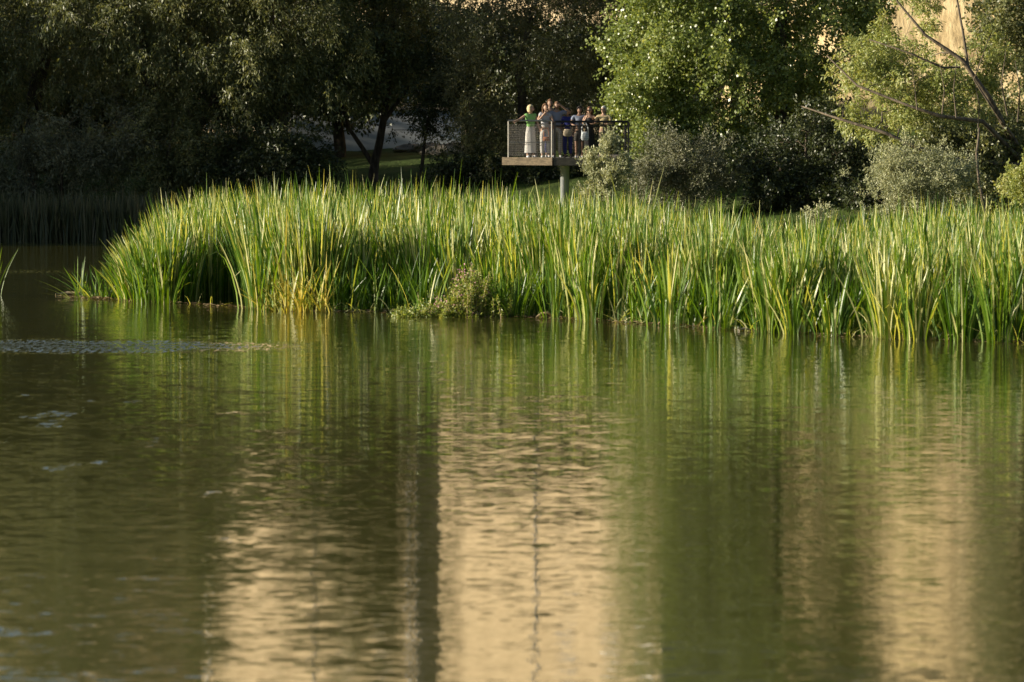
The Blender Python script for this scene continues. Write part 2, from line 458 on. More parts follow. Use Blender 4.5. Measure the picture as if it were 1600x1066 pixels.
def plant(name, label, cat, trunk, blobs, n_clump, per, leaf, clump_r, mat, bark=None, droop=0.3, gap=-0.25, seed=1, group=None,
          twig_r=0.008, stems=None, trunk_name="trunk", crown_name="crown", limb_k=0.011, up_bias=0.4, extra_limbs=(), shell=0.45, parts=True, rough=0.16):
    """Tree or shrub: trunk polyline [(point, radius)], limbs grown towards leaf clumps that fill the crown blobs."""
    rng = np.random.default_rng(seed)
    base = Vector(trunk[0][0])
    root = empty(name, base)
    tag(root, label, cat, group)
    bv = np.array(base)
    # clump centres
    tot = sum(b[2] for b in blobs)
    C = []
    for c, r, sh in blobs:
        k = max(3, int(n_clump * sh / tot * 1.7))
        d = unit(rng.normal(size=(k, 3)))
        rad = rng.uniform(0, 1, k) ** shell
        p = c + d * rad[:, None] * r * (1 + rough * rng.normal(size=(k, 1)))
        keep = noise3(p, 2.2 / max(clump_r * 2.2, 0.3), seed * 1.37) > gap
        p = p[keep][:max(3, int(n_clump * sh / tot))]
        C.append(p)
    C = np.concatenate(C)
    gz = height(C[:, 0], C[:, 1])
    C = C[C[:, 2] > gz + 0.1]
    # skeleton
    T = Tubes()
    nodes, rads = [], []

    def add_line(line):
        pts = [Vector(p) - base for p, _ in line]; rr = [r for _, r in line]
        P, R = [], []
        for i in range(len(pts) - 1):
            m = max(2, int((pts[i + 1] - pts[i]).length / 0.35))
            for j in range(m):
                t = j / m
                q = pts[i].lerp(pts[i + 1], t)
                amp = rr[i] * 0.25
                q = q + Vector((math.sin(q.z * 2.3 + seed), math.cos(q.z * 1.9 + seed * 2), 0)) * amp * (1 if (i or j) else 0)
                P.append(q); R.append(rr[i] * (1 - t) + rr[i + 1] * t)
        P.append(pts[-1]); R.append(rr[-1])
        T.tube(P, R, 8)
        for q, r in zip(P, R): nodes.append(np.array(q) + bv); rads.append(r)

    add_line(trunk)
    for ln in extra_limbs: add_line(ln)
    order = np.argsort(np.min(np.linalg.norm(C[:, None, :] - np.array(nodes)[None, :, :], axis=2), axis=1))
    N = np.zeros((len(nodes) + 4 * len(C), 3)); R = np.zeros(len(N))
    k0 = len(nodes); N[:k0] = nodes; R[:k0] = rads
    for ci in order:
        c = C[ci]
        dv = c - N[:k0]
        dist = np.linalg.norm(dv, axis=1)
        cost = dist + np.maximum(0, -dv[:, 2]) * (1.5 - droop) - np.minimum(R[:k0], 0.15) * 2
        j = int(np.argmin(cost))
        L_ = dist[j]
        if L_ < 0.15: continue
        r0 = min(R[j] * 0.75, 0.010 + limb_k * L_ * 1.6); r1 = twig_r
        a, bpt = N[j], c
        mid = (a + bpt) / 2 + rng.normal(size=3) * 0.08 * L_ + np.array([0, 0, 0.10 * L_])
        pts = [a + (mid - a) * 0.5 + rng.normal(size=3) * 0.03 * L_, mid, mid + (bpt - mid) * 0.5 + rng.normal(size=3) * 0.03 * L_]
        line = [a] + pts + [bpt]
        rr = [r0 + (r1 - r0) * t for t in (0, .25, .5, .75, 1)]
        T.tube([Vector(p - bv) for p in line], rr, 4, cap=False)
        for p, r in zip(pts, rr[1:]):
            N[k0] = p; R[k0] = r; k0 += 1
    tr = T.build(trunk_name, bark or M_BARK, root, smooth=True)
    # leaves: along short twigs that spray out of each clump
    m = len(C); tw = 7
    out = unit(C - (np.mean(C, axis=0) - np.array([0, 0, 0.5])))
    tdir = unit(rng.normal(size=(m, tw, 3)) * 0.8 + out[:, None, :] * 0.7 + np.array([0, 0, -droop * 1.4]))
    q = per // tw
    t = rng.uniform(0.02, 1, (m, tw, q)) ** 0.8
    size = clump_r * rng.uniform(0.6, 1.4, (m, 1, 1))
    P = C[:, None, None, :] + tdir[:, :, None, :] * (t * size)[..., None]
    P[..., 2] -= droop * 0.6 * (t ** 2) * size
    P = P + rng.normal(size=P.shape) * clump_r * 0.10
    A = tdir[:, :, None, :] * 0.6 + rng.normal(size=P.shape) * 0.55 + np.array([0, 0, -droop * 1.2])
    clump_tone = rng.normal(size=(m, 1, 1)) * 0.13
    rv = np.clip(rng.beta(2.2, 2.4, t.shape) + clump_tone, 0, 1)
    me = leaves_mesh(crown_name, P.reshape(-1, 3) - bv, A.reshape(-1, 3), leaf[0], leaf[1], rv.ravel(), up_bias, rng)
    link(crown_name, me, mat, root)
    return root


def gpt(x, y, dz=-0.1):
    return (x, y, float(height(x, y)) + dz)


def X_at(px, Y): return (px - 800) / F * Y


# ------------------------------------------------------------------ reeds
def in_poly(x, y, poly):
    inside = np.zeros(len(x), dtype=bool)
    n = len(poly)
    for i in range(n):
        x0, y0 = poly[i]; x1, y1 = poly[(i + 1) % n]
        c = ((y0 > y) != (y1 > y)) & (x < (x1 - x0) * (y - y0) / (y1 - y0 + 1e-12) + x0)
        inside ^= c
    return inside


def blades_mesh(name, bx, by, h, lean, w, rnd, rng, bz=None, curl=None):
    """Ribbon blades: base (bx,by), height h, lean vector (n,2) = horizontal offset of the tip."""
    n = len(bx); K = 6
    t = np.linspace(0, 1, K)[None, :]
    if bz is None: bz = np.full(n, -0.12)
    if curl is None: curl = np.zeros(n)
    hz = h[:, None] * (t - 0.12 * np.hypot(lean[:, 0], lean[:, 1])[:, None] / np.maximum(h[:, None], .1) * t ** 2 - curl[:, None] * t ** 3.5)
    ox = lean[:, 0:1] * t ** 1.6; oy = lean[:, 1:2] * t ** 1.6
    th = rng.normal(-0.75, 1.0, n)
    tw = rng.normal(size=n) * 0.5
    ang = th[:, None] + tw[:, None] * t
    prof = np.array([0.75, 1.0, 1.0, 0.97, 0.80, 0.12])[None, :]
    hw = 0.5 * w[:, None] * prof
    cx = bx[:, None] + ox; cy = by[:, None] + oy; cz = bz[:, None] + hz
    Lf = np.stack([cx - np.cos(ang) * hw, cy - np.sin(ang) * hw, cz], -1)
    Rt = np.stack([cx + np.cos(ang) * hw, cy + np.sin(ang) * hw, cz], -1)
    V = np.stack([Lf, Rt], 2).reshape(-1, 3)           # per blade: K*2 verts
    b = (np.arange(n) * K * 2)[:, None] + (np.arange(K - 1) * 2)[None, :]
    Fc = np.stack([b, b + 1, b + 3, b + 2], -1).reshape(-1, 4)
    return np_mesh(name, V, Fc, rnd=np.repeat(rnd, K - 1), smooth=True)


def front_Y(px):
    """Depth of the reed bed's waterline at photo column px."""
    py = np.interp(px, [100, 200, 300, 378, 400, 500, 620, 700, 850, 1000, 1200, 1400, 1600, 1760],
                   [463, 470, 475, 480, 484, 487, 488, 491, 496, 506, 519, 529, 536, 542])
    return CAM_H * F / (py - 178.0)


def sample_bed(n_tuss, per, poly, h_mean, seed, edge_fn=None, hvar=0.20, spread=0.125, w=0.035, outward=None):
    rng = np.random.default_rng(seed)
    xs = [p[0] for p in poly]; ys = [p[1] for p in poly]
    X, Y = [], []
    while sum(map(len, X)) < n_tuss:
        x = rng.uniform(min(xs), max(xs), n_tuss * 2); y = rng.uniform(min(ys), max(ys), n_tuss * 2)
        k = in_poly(x, y, poly)
        if edge_fn is not None: k &= edge_fn(x, y, rng)
        X.append(x[k]); Y.append(y[k])
    tx = np.concatenate(X)[:n_tuss]; ty = np.concatenate(Y)[:n_tuss]
    th = h_mean * (1 + hvar * 0.5 * wob(tx, ty, 0.8, seed) + hvar * 0.70 * wob(tx, ty, 1.7, seed + 1) + hvar * 0.75 * rng.normal(size=n_tuss))
    tl = rng.normal(size=(n_tuss, 2)) * 0.09
    if outward is not None: tl = tl + outward(tx, ty)
    tt = rng.normal(size=n_tuss) * 0.10 + 0.08 * wob(tx, ty, 0.5, seed + 3)
    bx = np.repeat(tx, per) + rng.normal(size=n_tuss * per) * spread
    by = np.repeat(ty, per) + rng.normal(size=n_tuss * per) * spread
    rx = bx - np.repeat(tx, per); ry = by - np.repeat(ty, per)
    h = np.repeat(th, per) * np.clip(rng.normal(0.90, 0.13, n_tuss * per), 0.35, 1.13)
    lean = np.stack([rx, ry], 1) * 1.3 + np.repeat(tl, per, 0) + rng.normal(size=(len(bx), 2)) * 0.085
    lean *= (h / 2.0)[:, None]
    ww = w * rng.uniform(0.6, 1.35, len(bx))
    rnd = np.clip(rng.beta(2.0, 2.6, len(bx)) + np.repeat(tt, per), 0, 1)
    dead = rng.uniform(size=len(bx)) < 0.22  # pale share: sun glare put into the blade colour, along with dead blades
    rnd = np.where(dead, rng.uniform(0.76, 1.0, len(bx)), np.minimum(rnd, 0.86))
    curl = np.where(rng.uniform(size=len(bx)) < 0.10, rng.uniform(0.15, 0.6, len(bx)), 0)
    return bx, by, h, lean, ww, rnd, rng, None, curl


def make_reeds():
    # main bed
    front = [(X_at(p, front_Y(p)), front_Y(p)) for p in (390, 404, 450, 500, 560, 620, 700, 780, 850, 920, 1000, 1100, 1200, 1300, 1400, 1500, 1600, 1700)]
    back = [(X_at(1700, 112), 112), (X_at(1400, 112), 112), (X_at(1300, 103), 103), (X_at(1180, 103), 103), (X_at(1060, 110), 110), (X_at(940, 117), 117),
            (X_at(700, 119), 119), (X_at(500, 122), 122), (X_at(395, 122), 122), (X_at(385, 112), 112), (X_at(383, 100), 100)]
    poly = front + back

    def px_of(x, y): return x * F / y + 800

    RX = [386, 480, 515, 600, 672, 690, 735, 760, 880, 908, 965, 1000, 1168, 1190, 1235, 1258, 1365, 1382, 1450, 1475, 1530, 1550, 1600, 1700]
    RD = [0, 0, 1.3, 2.0, 1.7, .1, .1, 1.7, 1.6, .2, .2, 1.5, 2.0, 0, 0, 1.8, 2.0, 0, 0, 1.6, 1.4, .2, .2, .6]

    def edge(x, y, rng):
        d = y - front_Y(px_of(x, y)) - np.interp(px_of(x, y), RX, RD)
        p = np.where(d < 2.5, 1.0, np.where(d < 8, 0.62, 0.42))
        ragged = d > 0.3 + 0.4 * wob(x, y * 0, 2.6, 1) + 0.5 * wob(x, y * 0, 5.9, 4)
        p = p * np.where(d < 9, np.clip(0.62 + 1.5 * wob(x, y * 0.7, 1.9, 6), 0.04, 1), 1.0)
        return (rng.uniform(size=len(x)) < p) & ragged

    def outw(x, y):
        d = y - front_Y(px_of(x, y)) - np.interp(px_of(x, y), RX, RD)
        k = np.exp(-np.maximum(d, 0) / 0.8)
        left = np.exp(-np.maximum(px_of(x, y) - 385, 0) / 45.0)
        return np.stack([-0.26 * left + 0.22 * wob(x, y * 0, 3.1, 2) * k, -0.26 * k], 1)

    a = list(sample_bed(4300, 17, poly, 2.04, 11, edge, outward=outw))
    a[2] = a[2] * np.interp(px_of(a[0], a[1]), [380, 700, 1000, 1200, 1300, 1400, 1600], [1.0, 0.96, 0.90, 0.83, 0.80, 0.86, 0.87])
    o = link("reed_bed", blades_mesh("reed_bed", *a), M_REED)
    tag(o, "broad sunlit bed of tall green reeds standing in the pond from centre to right", "reeds", kind="stuff")
    # lower growth in the bays between the tussocks
    rng = np.random.default_rng(72)
    n = 2600
    px = rng.uniform(490, 1640, n); rc = np.interp(px, RX, RD); keep = rc > 0.9
    px, rc = px[keep], rc[keep]; n = len(px)
    Yb = front_Y(px) + rng.uniform(0.05, 1, n) ** 0.7 * rc
    bx = X_at(px, Yb); hb = np.clip(rng.normal(1.0, .3, n), .35, 1.7)
    lean = np.stack([rng.normal(size=n) * .22, rng.normal(size=n) * .16 - .16], 1)
    o = link("reed_undergrowth", blades_mesh("reed_undergrowth", bx, Yb, hb, lean, 0.03 * rng.uniform(.6, 1.3, n), rng.beta(2, 3, n) * .9, rng, curl=np.where(rng.uniform(size=n) < .25, rng.uniform(.2, .7, n), 0)), M_REED)
    tag(o, "shorter shaded reeds filling the bays along the foot of the bed", "reeds", kind="stuff")
    # left clump
    pl = [(X_at(p, front_Y(p) + q), front_Y(p) + q) for p, q in ((192, 0), (230, 0), (255, -.4), (280, .2), (300, 1.8), (318, 3.4), (340, 5.6), (364, 9))] + [(X_at(392, 123), 123), (X_at(320, 123), 123), (X_at(262, 112), 112), (X_at(215, 103), 103)]

    def outw2(x, y):
        p = px_of(x, y)
        k = np.exp(-np.maximum(y - front_Y(p), 0) / 0.8)
        return np.stack([-0.08 - 0.16 * np.exp(-np.maximum(p - 195, 0) / 40.0), -0.24 * k], 1)

    a = list(sample_bed(960, 17, pl, 2.0, 12, None, outward=outw2))
    a[2] = a[2] * np.interp(px_of(a[0], a[1]), [185, 215, 260, 340, 370], [0.48, 0.66, 0.82, 0.92, 0.88])
    o = link("reed_bed", blades_mesh("reed_bed", *a), M_REED)
    tag(o, "separate clump of tall reeds leaning left at the left end of the reed bed", "reeds", kind="stuff")
    # yellow clump in front of the main bed's left end
    rng = np.random.default_rng(5)
    yx = [X_at(p, front_Y(p) + .1) for p in (420, 450, 465, 480, 505)]
    n = 22 * 5
    bx = np.repeat(yx, 22) + rng.normal(size=n) * 0.13; by = np.repeat([front_Y(p) - 0.25 for p in (420, 450, 465, 480, 505)], 22) + rng.normal(size=n) * 0.12
    h = rng.uniform(0.5, 1.5, n)
    lean = np.stack([rng.normal(size=n) * 0.35 - 0.12, rng.normal(size=n) * 0.2 - 0.12], 1)
    o = link("yellow_reed_clump", blades_mesh("yellow_reed_clump", bx, by, h, lean, 0.035 * rng.uniform(0.7, 1.3, n), rng.uniform(0, 1, n), rng,
                                              curl=np.where(rng.uniform(size=n) < .3, rng.uniform(.2, .7, n), 0)), M_REED_YEL)
    tag(o, "clump of yellowing reed leaves at the water's edge in front of the bed's left end", "reeds")

    def tuft(name, label, px, py, n, hlo, hhi, spread, leanx, seed, mat=M_REED, w=0.03):
        rng = np.random.default_rng(seed)
        Y = CAM_H * F / (py - 178.0)
        x = X_at(px, Y)
        bx = rng.normal(size=n) * spread; by = rng.normal(size=n) * spread * 0.8
        h = rng.uniform(hlo, hhi, n)
        lean = np.stack([bx * 1.2 + leanx + rng.normal(size=n) * 0.16, by + rng.normal(size=n) * 0.12], 1)
        me = blades_mesh(name, bx, by, h, lean, w * rng.uniform(.7, 1.3, n), rng.uniform(0.15, 0.8, n), rng, curl=np.where(rng.uniform(size=n) < .2, .4, 0))
        o = link(name, me, mat, loc=(x, Y, 0))
        tag(o, label, "reeds")
        return o

    # flaring tussocks that stand forward of the bed
    rng = np.random.default_rng(71)
    X, Y, Hh, Ln, Rn = [], [], [], [], []
    for px, m, hh, pale in ((408, 26, 1.9, 0), (665, 30, 1.4, .1), (800, 26, 1.2, 0), (868, 34, 1.7, 0), (925, 44, 1.6, .3), (1045, 40, 1.7, .3), (1120, 30, 1.4, .1), (1205, 60, 1.6, .1), (1245, 50, 1.3, .2), (1300, 30, 1.3, .3),
                            (1385, 60, 1.8, .45), (1432, 60, 1.7, .45), (1500, 44, 1.7, .1), (1560, 40, 1.8, .2), (225, 40, 1.6, 0), (255, 40, 1.7, .1)):
        d = float(front_Y(px)) - 0.25
        ox = rng.normal(size=m) * 0.17; oy = rng.normal(size=m) * 0.12
        X.append(X_at(px, d) + ox); Y.append(d + oy); Hh.append(hh * np.clip(rng.normal(.85, .17, m), .4, 1.15))
        Ln.append(np.stack([ox * 1.5 + rng.normal(size=m) * .12, oy * 1.5 - .12 + rng.normal(size=m) * .10], 1))
        Rn.append(np.where(rng.uniform(size=m) < pale, rng.uniform(.78, .97, m), rng.beta(2.6, 2, m) * .8))
    X, Y, Hh, Ln, Rn = map(np.concatenate, (X, Y, Hh, Ln, Rn))
    o = link("reed_tussocks", blades_mesh("reed_tussocks", X, Y, Hh, Ln, 0.037 * rng.uniform(.6, 1.3, len(X)), Rn, rng,
                                          curl=np.where(rng.uniform(size=len(X)) < .2, rng.uniform(.15, .6, len(X)), 0)), M_REED)
    tag(o, "fan shaped reed tussocks standing forward along the front edge of the bed", "reeds", kind="stuff")

    tuft("reed_tuft", "small sparse tuft of pale reeds in open water left of the reed clump", 124, 461, 16, 0.7, 1.1, 0.10, 0.05, 31)
    tuft("reed_tuft", "short green reeds straggling between the lone tuft and the tall left clump", 158, 465, 90, 0.35, 0.95, 0.34, -0.05, 32)
    tuft("reed_tuft", "sunlit reed tuft cut by the left edge of the frame", -16, 462, 26, 0.9, 1.5, 0.14, 0.06, 33, w=0.022)
    # far bank reeds in shade
    rng = np.random.default_rng(9)
    n = 4200
    px = rng.uniform(-80, 330, n)
    Y = 142.3 + rng.uniform(0, 2.2, n)
    bx = X_at(px, Y)
    h = np.clip(rng.normal(1.45, 0.25, n), .7, 2.1)
    lean = rng.normal(size=(n, 2)) * 0.14
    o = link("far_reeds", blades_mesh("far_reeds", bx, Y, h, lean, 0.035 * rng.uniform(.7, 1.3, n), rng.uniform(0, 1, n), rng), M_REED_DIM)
    tag(o, "shaded strip of reeds along the far bank on the left", "reeds", kind="stuff")


make_reeds()

# ------------------------------------------------------------------ background: walls and buildings
def building(label, x0, Y0, w, dpt, H, zb, rot, cols, floors, skip=(), pipe=None):
    root = empty("apartment_building", (x0, Y0, zb))
    tag(root, label, "building")
    R = Matrix.Rotation(rot, 4, 'Z')
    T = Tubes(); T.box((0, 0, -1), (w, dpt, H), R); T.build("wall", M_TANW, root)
    T = Tubes(); T.box((w + 0.001, 0.004, -1), (w + 0.06, dpt, H - 0.004), R); T.build("side_shade", M_SIDE_SHADE, root)  # thin slab that carries the painted shade of the side face
    T = Tubes(); T.box((-0.35, -0.35, H), (w + 0.35, dpt + 0.35, H + 0.45), R); T.build("roof", M_ROOF, root)
    fh = H / floors
    for fl in range(floors):
        for c in cols:
            if (fl, c) in skip: continue
            cx = c * w; z = fl * fh + 0.9
            f = Tubes(); f.box((cx - 0.62, -0.05, z - 0.08), (cx + 0.62, -0.002, z + 1.55), R)
            wf = f.build("window", M_SHUTTER, root)
            g = Tubes(); g.box((cx - 0.5, -0.075, z + 0.05), (cx + 0.5, -0.052, z + 1.42), R); g.build("pane", M_GLASS, wf)
    if pipe is None: return root
    P = Tubes(); P.tube([R @ Vector((pipe, -0.12, 0)), R @ Vector((pipe, -0.12, H - 0.2))], 0.06, 8); P.build("downpipe", M_WALLW, root)
    return root


ROT = -math.radians(45)
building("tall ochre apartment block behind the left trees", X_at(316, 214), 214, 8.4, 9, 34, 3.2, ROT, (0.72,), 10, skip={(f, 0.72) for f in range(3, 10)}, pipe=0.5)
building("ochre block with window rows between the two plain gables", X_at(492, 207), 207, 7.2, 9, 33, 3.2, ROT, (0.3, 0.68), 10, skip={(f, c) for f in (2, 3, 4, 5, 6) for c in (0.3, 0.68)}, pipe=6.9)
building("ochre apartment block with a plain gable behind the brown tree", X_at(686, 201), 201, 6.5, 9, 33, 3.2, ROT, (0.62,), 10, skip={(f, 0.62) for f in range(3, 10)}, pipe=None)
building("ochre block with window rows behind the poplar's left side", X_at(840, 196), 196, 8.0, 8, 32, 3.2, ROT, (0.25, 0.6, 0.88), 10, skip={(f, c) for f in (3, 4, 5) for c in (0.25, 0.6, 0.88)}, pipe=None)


T = Tubes()
wl = at(455, 219, 172); wr = at(720, 219, 172)
root = empty("garden_wall", (0, 172, 0)); tag(root, "pale rendered wall standing in shade at the top of the lawn", "wall")
T.box((wl.x, 0, 2.4), (wr.x, 0.3, 4.55)); T.build("wall_face", M_WALLW, root)
T = Tubes(); T.box((wl.x - 0.05, -0.06, 4.552), (wr.x + 0.05, 0.36, 4.66)); T.build("coping", M_STONE, root)
# flat stones edging the lawn
for k, (px, py, Y, w_, d_, h_) in enumerate([(648, 224, 168, .9, .5, .22), (672, 226, 167, .7, .45, .25), (690, 231, 164, .8, .5, .3), (705, 228, 166, .6, .4, .28)]):
    c = at(px, py, Y); zg = float(height(c.x, c.y))
    bm = bmesh.new(); bmesh.ops.create_icosphere(bm, subdivisions=2, radius=1)
    for v in bm.verts:
        q = v.co; f = 1 + 0.18 * math.sin(q.x * 4 + k) * math.cos(q.y * 3 + q.z * 4 + k * 2)
        v.co = Vector((q.x * w_ * f, q.y * d_ * f, (max(q.z, -0.5)) * h_ * f))
    me = bpy.data.meshes.new("stone"); bm.to_mesh(me); bm.free()
    o = link("stone", me, M_STONE, loc=(c.x, c.y, zg + 0.1))
    tag(o, ["pale flat stone leftmost of the row below the shaded wall", "second pale stone from the left below the shaded wall",
            "lowest pale stone on the lawn below the shaded wall", "rightmost pale stone of the row below the shaded wall"][k], "stone", "stones edging the lawn")

# ------------------------------------------------------------------ trees
WL = (0.17, 0.046)


def trunk_line(px, Y, pts):
    """pts: [(px, py, radius)] above the base that stands on the ground at px, Y."""
    x = X_at(px, Y)
    ln = [(gpt(x, Y), pts[0][2] * 1.25)]
    for p in pts: ln.append((at(p[0], p[1], Y + (p[3] if len(p) > 3 else 0)), p[2]))
    return ln


plant("willow_tree", "tall dark willow with lit olive crown at the left edge", "tree",
      trunk_line(40, 152, [(50, 200, .30), (70, 60, .24), (60, -120, .14)]),
      [blob(30, -170, 152, 190, 200, 5, 1.4), blob(140, -40, 151, 140, 130, 4, 1.0), blob(10, 80, 150, 130, 130, 4, 1.1), blob(-60, -20, 152, 130, 150, 4, .6)],
      760, 98, WL, 0.75, M_WILLOW, droop=0.55, seed=21)
plant("willow_tree", "willow with slanting dark limbs right of the leftmost willow", "tree",
      trunk_line(330, 149, [(300, 230, .24), (255, 160, .20), (190, 75, .15), (130, -10, .09)]),
      [blob(230, -120, 149, 130, 200, 4, 1.2), blob(250, 60, 148, 130, 90, 3.5, 1.0), blob(140, 10, 148, 100, 80, 3, .7), blob(360, 30, 150, 90, 120, 3, .8)],
      640, 98, WL, 0.75, M_WILLOW, droop=0.5, seed=22,
      extra_limbs=[[(at(255, 160, 149), .14), (at(240, 95, 148.5), .10), (at(205, 20, 148), .06), (at(190, -40, 148), .03)],
                   [(at(300, 230, 149), .13), (at(350, 120, 149.5), .09), (at(380, 20, 150), .05)]])
plant("willow_tree", "willow with a straight dark trunk left of the lawn", "tree",
      trunk_line(445, 148, [(444, 180, .17), (432, 90, .13), (425, -40, .07)]),
      [blob(415, -70, 148, 125, 120, 3.5, 1.5), blob(400, 90, 147, 90, 90, 3, .8), blob(500, 70, 148, 80, 110, 3, .7), blob(325, -150, 149, 60, 130, 3, .7), blob(318, -290, 149, 42, 130, 2.4, .35), blob(470, -240, 149, 40, 110, 2.4, .25)],
      800, 98, WL, 0.7, M_WILLOW, droop=0.45, seed=23)
plant("broadleaf_tree", "tall dark tree with forked limbs rising from the lawn left of centre", "tree",
      trunk_line(583, 152, [(585, 250, .16), (600, 190, .13), (618, 60, .10), (600, -200, .06)]),
      [blob(580, -190, 152, 84, 150, 2.6, 1.5), blob(575, -390, 152, 60, 110, 2.2, .5), blob(685, -250, 152, 38, 160, 2, .28), blob(585, -30, 152, 95, 110, 2.8, 1.2), blob(560, 90, 151, 100, 70, 2.6, .8), blob(640, 90, 152, 60, 70, 2.2, .4)],
      800, 84, (0.14, 0.085), 0.62, M_WILLOW, droop=0.2, seed=24,
      extra_limbs=[[(at(585, 262, 152), .10), (at(545, 200, 152), .07), (at(520, 110, 152), .04)], [(at(600, 190, 152), .09), (at(650, 120, 152), .06), (at(672, 60, 152), .03)]])
plant("young_tree", "thin leaning young tree on the shaded lawn", "tree",
      trunk_line(655, 150, [(663, 225, .06), (668, 190, .05), (690, 120, .03)]),
      [blob(675, 165, 150, 60, 55, 1.6, 1), blob(700, 90, 150, 50, 60, 1.6, .8)], 110, 84, (0.13, 0.05), 0.5, M_DARK, droop=0.35, seed=25, gap=0.0)
plant("willow_tree", "brownish sunlit willow with fine twigs behind the platform", "tree",
      trunk_line(835, 149, [(820, 200, .20), (810, 120, .14), (830, 20, .08)]),
      [blob(820, 60, 149, 115, 110, 3.6, 1.4), blob(900, 70, 150, 70, 110, 3, .9), blob(975, 30, 150.5, 55, 75, 2.2, .6), blob(915, -20, 150, 65, 45, 2, .5), blob(1000, -5, 150.5, 45, 45, 2, .4), blob(640, -10, 151, 50, 60, 2, .4), blob(830, -32, 150, 130, 36, 2.5, 1.0), blob(905, -12, 148.5, 60, 30, 1.6, .5), blob(735, 110, 148, 60, 80, 2.6, .6), blob(820, -20, 150, 110, 60, 3, .6), blob(725, 25, 149, 40, 45, 2, .35),
       blob(760, 215, 147.5, 75, 70, 2.2, .9), blob(850, 165, 150, 110, 70, 2.5, .9), blob(950, 190, 149, 50, 70, 2.2, .6)],
      1050, 84, (0.13, 0.042), 0.62, M_BROWN, droop=0.4, seed=26, gap=-0.2)
plant("poplar_tree", "big poplar with glossy bright green leaves right of the platform", "tree",
      trunk_line(1225, 142, [(1222, 180, .24), (1220, 60, .20), (1215, -150, .13), (1210, -380, .05)]),
      [blob(1030, 60, 140, 80, 75, 2.6, 1.0), blob(1010, 150, 139, 62, 55, 2.0, .7), blob(1105, -20, 141, 90, 110, 3.4, 1.1), blob(1030, -20, 141, 50, 50, 2, .4), blob(1110, 110, 139.5, 85, 90, 2.8, .9),
       blob(1210, 60, 142, 110, 130, 3.6, 1.2), blob(1180, -190, 142, 170, 150, 4, 1.7), blob(1040, -170, 141, 70, 110, 2.4, .6), blob(1065, -330, 141, 70, 110, 2.4, .5), blob(1000, -150, 140.5, 50, 150, 2, .30), blob(1010, -340, 140.5, 60, 90, 2, .25), blob(1010, 208, 138.5, 40, 30, 1.6, .3), blob(1085, 238, 138.5, 62, 34, 1.6, .45), blob(1190, -400, 142, 130, 130, 3.4, 1.0), blob(1290, 30, 142, 80, 120, 3, .8), blob(1060, 200, 139, 62, 36, 1.8, .5), blob(1140, 215, 140, 60, 42, 2, .5), blob(1350, 10, 142, 34, 62, 2, .35),
       blob(1230, 200, 142, 90, 70, 2.6, .7), blob(1320, -120, 142, 70, 120, 3, .6), blob(1335, -330, 142, 65, 130, 3, .8), blob(1260, -330, 141.5, 70, 130, 3, .5)],
      2200, 91, (0.11, 0.10), 0.62, M_POPLAR, droop=0.25, seed=27, gap=-0.15, up_bias=0.1)
plant("willow_tree", "leaning willow with bare slanting branches at the right", "tree",
      [(gpt(16.4, 128), .20), (at(1600, 262, 126.5), .11), (at(1545, 150, 124.8), .075), (at(1505, 95, 124.8), .062), (at(1445, 55, 125), .045), (at(1403, 3, 125.4), .032), (at(1385, -40, 125.6), .02)],
      [blob(1395, 125, 127.6, 75, 62, 2.0, 1.3), blob(1345, 100, 128.5, 48, 46, 1.4, .55), blob(1480, 150, 127.6, 75, 55, 1.8, 1.0), blob(1420, 195, 127, 75, 40, 1.6, .7), blob(1480, 95, 131, 50, 30, 1.5, .12),
       blob(1432, 22, 130, 30, 62, 1.2, .50), blob(1375, 50, 131, 26, 30, 1, .15), blob(1540, 220, 127, 50, 50, 1.4, .45), blob(1330, 170, 128, 40, 30, 1, .3), blob(1500, 118, 131, 62, 34, 1.5, .45), blob(1545, 90, 131, 34, 55, 1.4, .4), blob(1375, 88, 131, 50, 28, 1.3, .3)],
      620, 91, (0.14, 0.048), 0.45, M_PALE, bark=M_BARK_MID, droop=0.3, seed=28, gap=0.08, limb_k=0.008,
      extra_limbs=[[(at(1596, 252, 126.2), .08), (at(1535, 190, 124.4), .065), (at(1470, 182, 124.2), .055), (at(1422, 166, 124.2), .04), (at(1340, 134, 125), .035), (at(1292, 87, 126), .018)],
                   [(at(1590, 258, 126), .075), (at(1500, 250, 124.2), .06), (at(1437, 232, 124), .055), (at(1383, 208, 124), .05), (at(1314, 187, 124.6), .04), (at(1252, 166, 126), .018)],
                   [(at(1513, 105, 124.8), .042), (at(1500, 26, 125), .034), (at(1488, -50, 125.4), .03)],
                   [(at(1500, 105, 124.6), .035), (at(1474, 106, 124.4), .032), (at(1418, 82, 124.4), .026), (at(1358, 62, 125), .02)],
                   [(at(1590, 225, 125.6), .05), (at(1548, 165, 124.4), .035), (at(1522, 125, 124.4), .02), (at(1545, 60, 124.6), .010)],
                   [(at(1433, 172, 124), .020), (at(1430, 140, 123.9), .016), (at(1425, 105, 124), .007)],
                   [(at(1472, 178, 124), .022), (at(1476, 140, 123.9), .018), (at(1468, 98, 124), .007)],
                   [(at(1494, 184, 124.1), .022), (at(1490, 140, 124), .018), (at(1496, 88, 124), .007)],
                   [(at(1528, 200, 124.2), .02), (at(1530, 165, 124), .016), (at(1524, 130, 124), .007)],
                   [(at(1574, 180, 124.4), .03), (at(1565, 130, 124), .022), (at(1572, 78, 124), .008)],
                   [(at(1590, 190, 124.6), .03), (at(1594, 140, 124), .02), (at(1586, 95, 124), .008)],
                   [(at(1540, 335, 123), .045), (at(1530, 285, 122.8), .045), (at(1526, 240, 123.4), .04), (at(1530, 200, 124.2), .03)]])
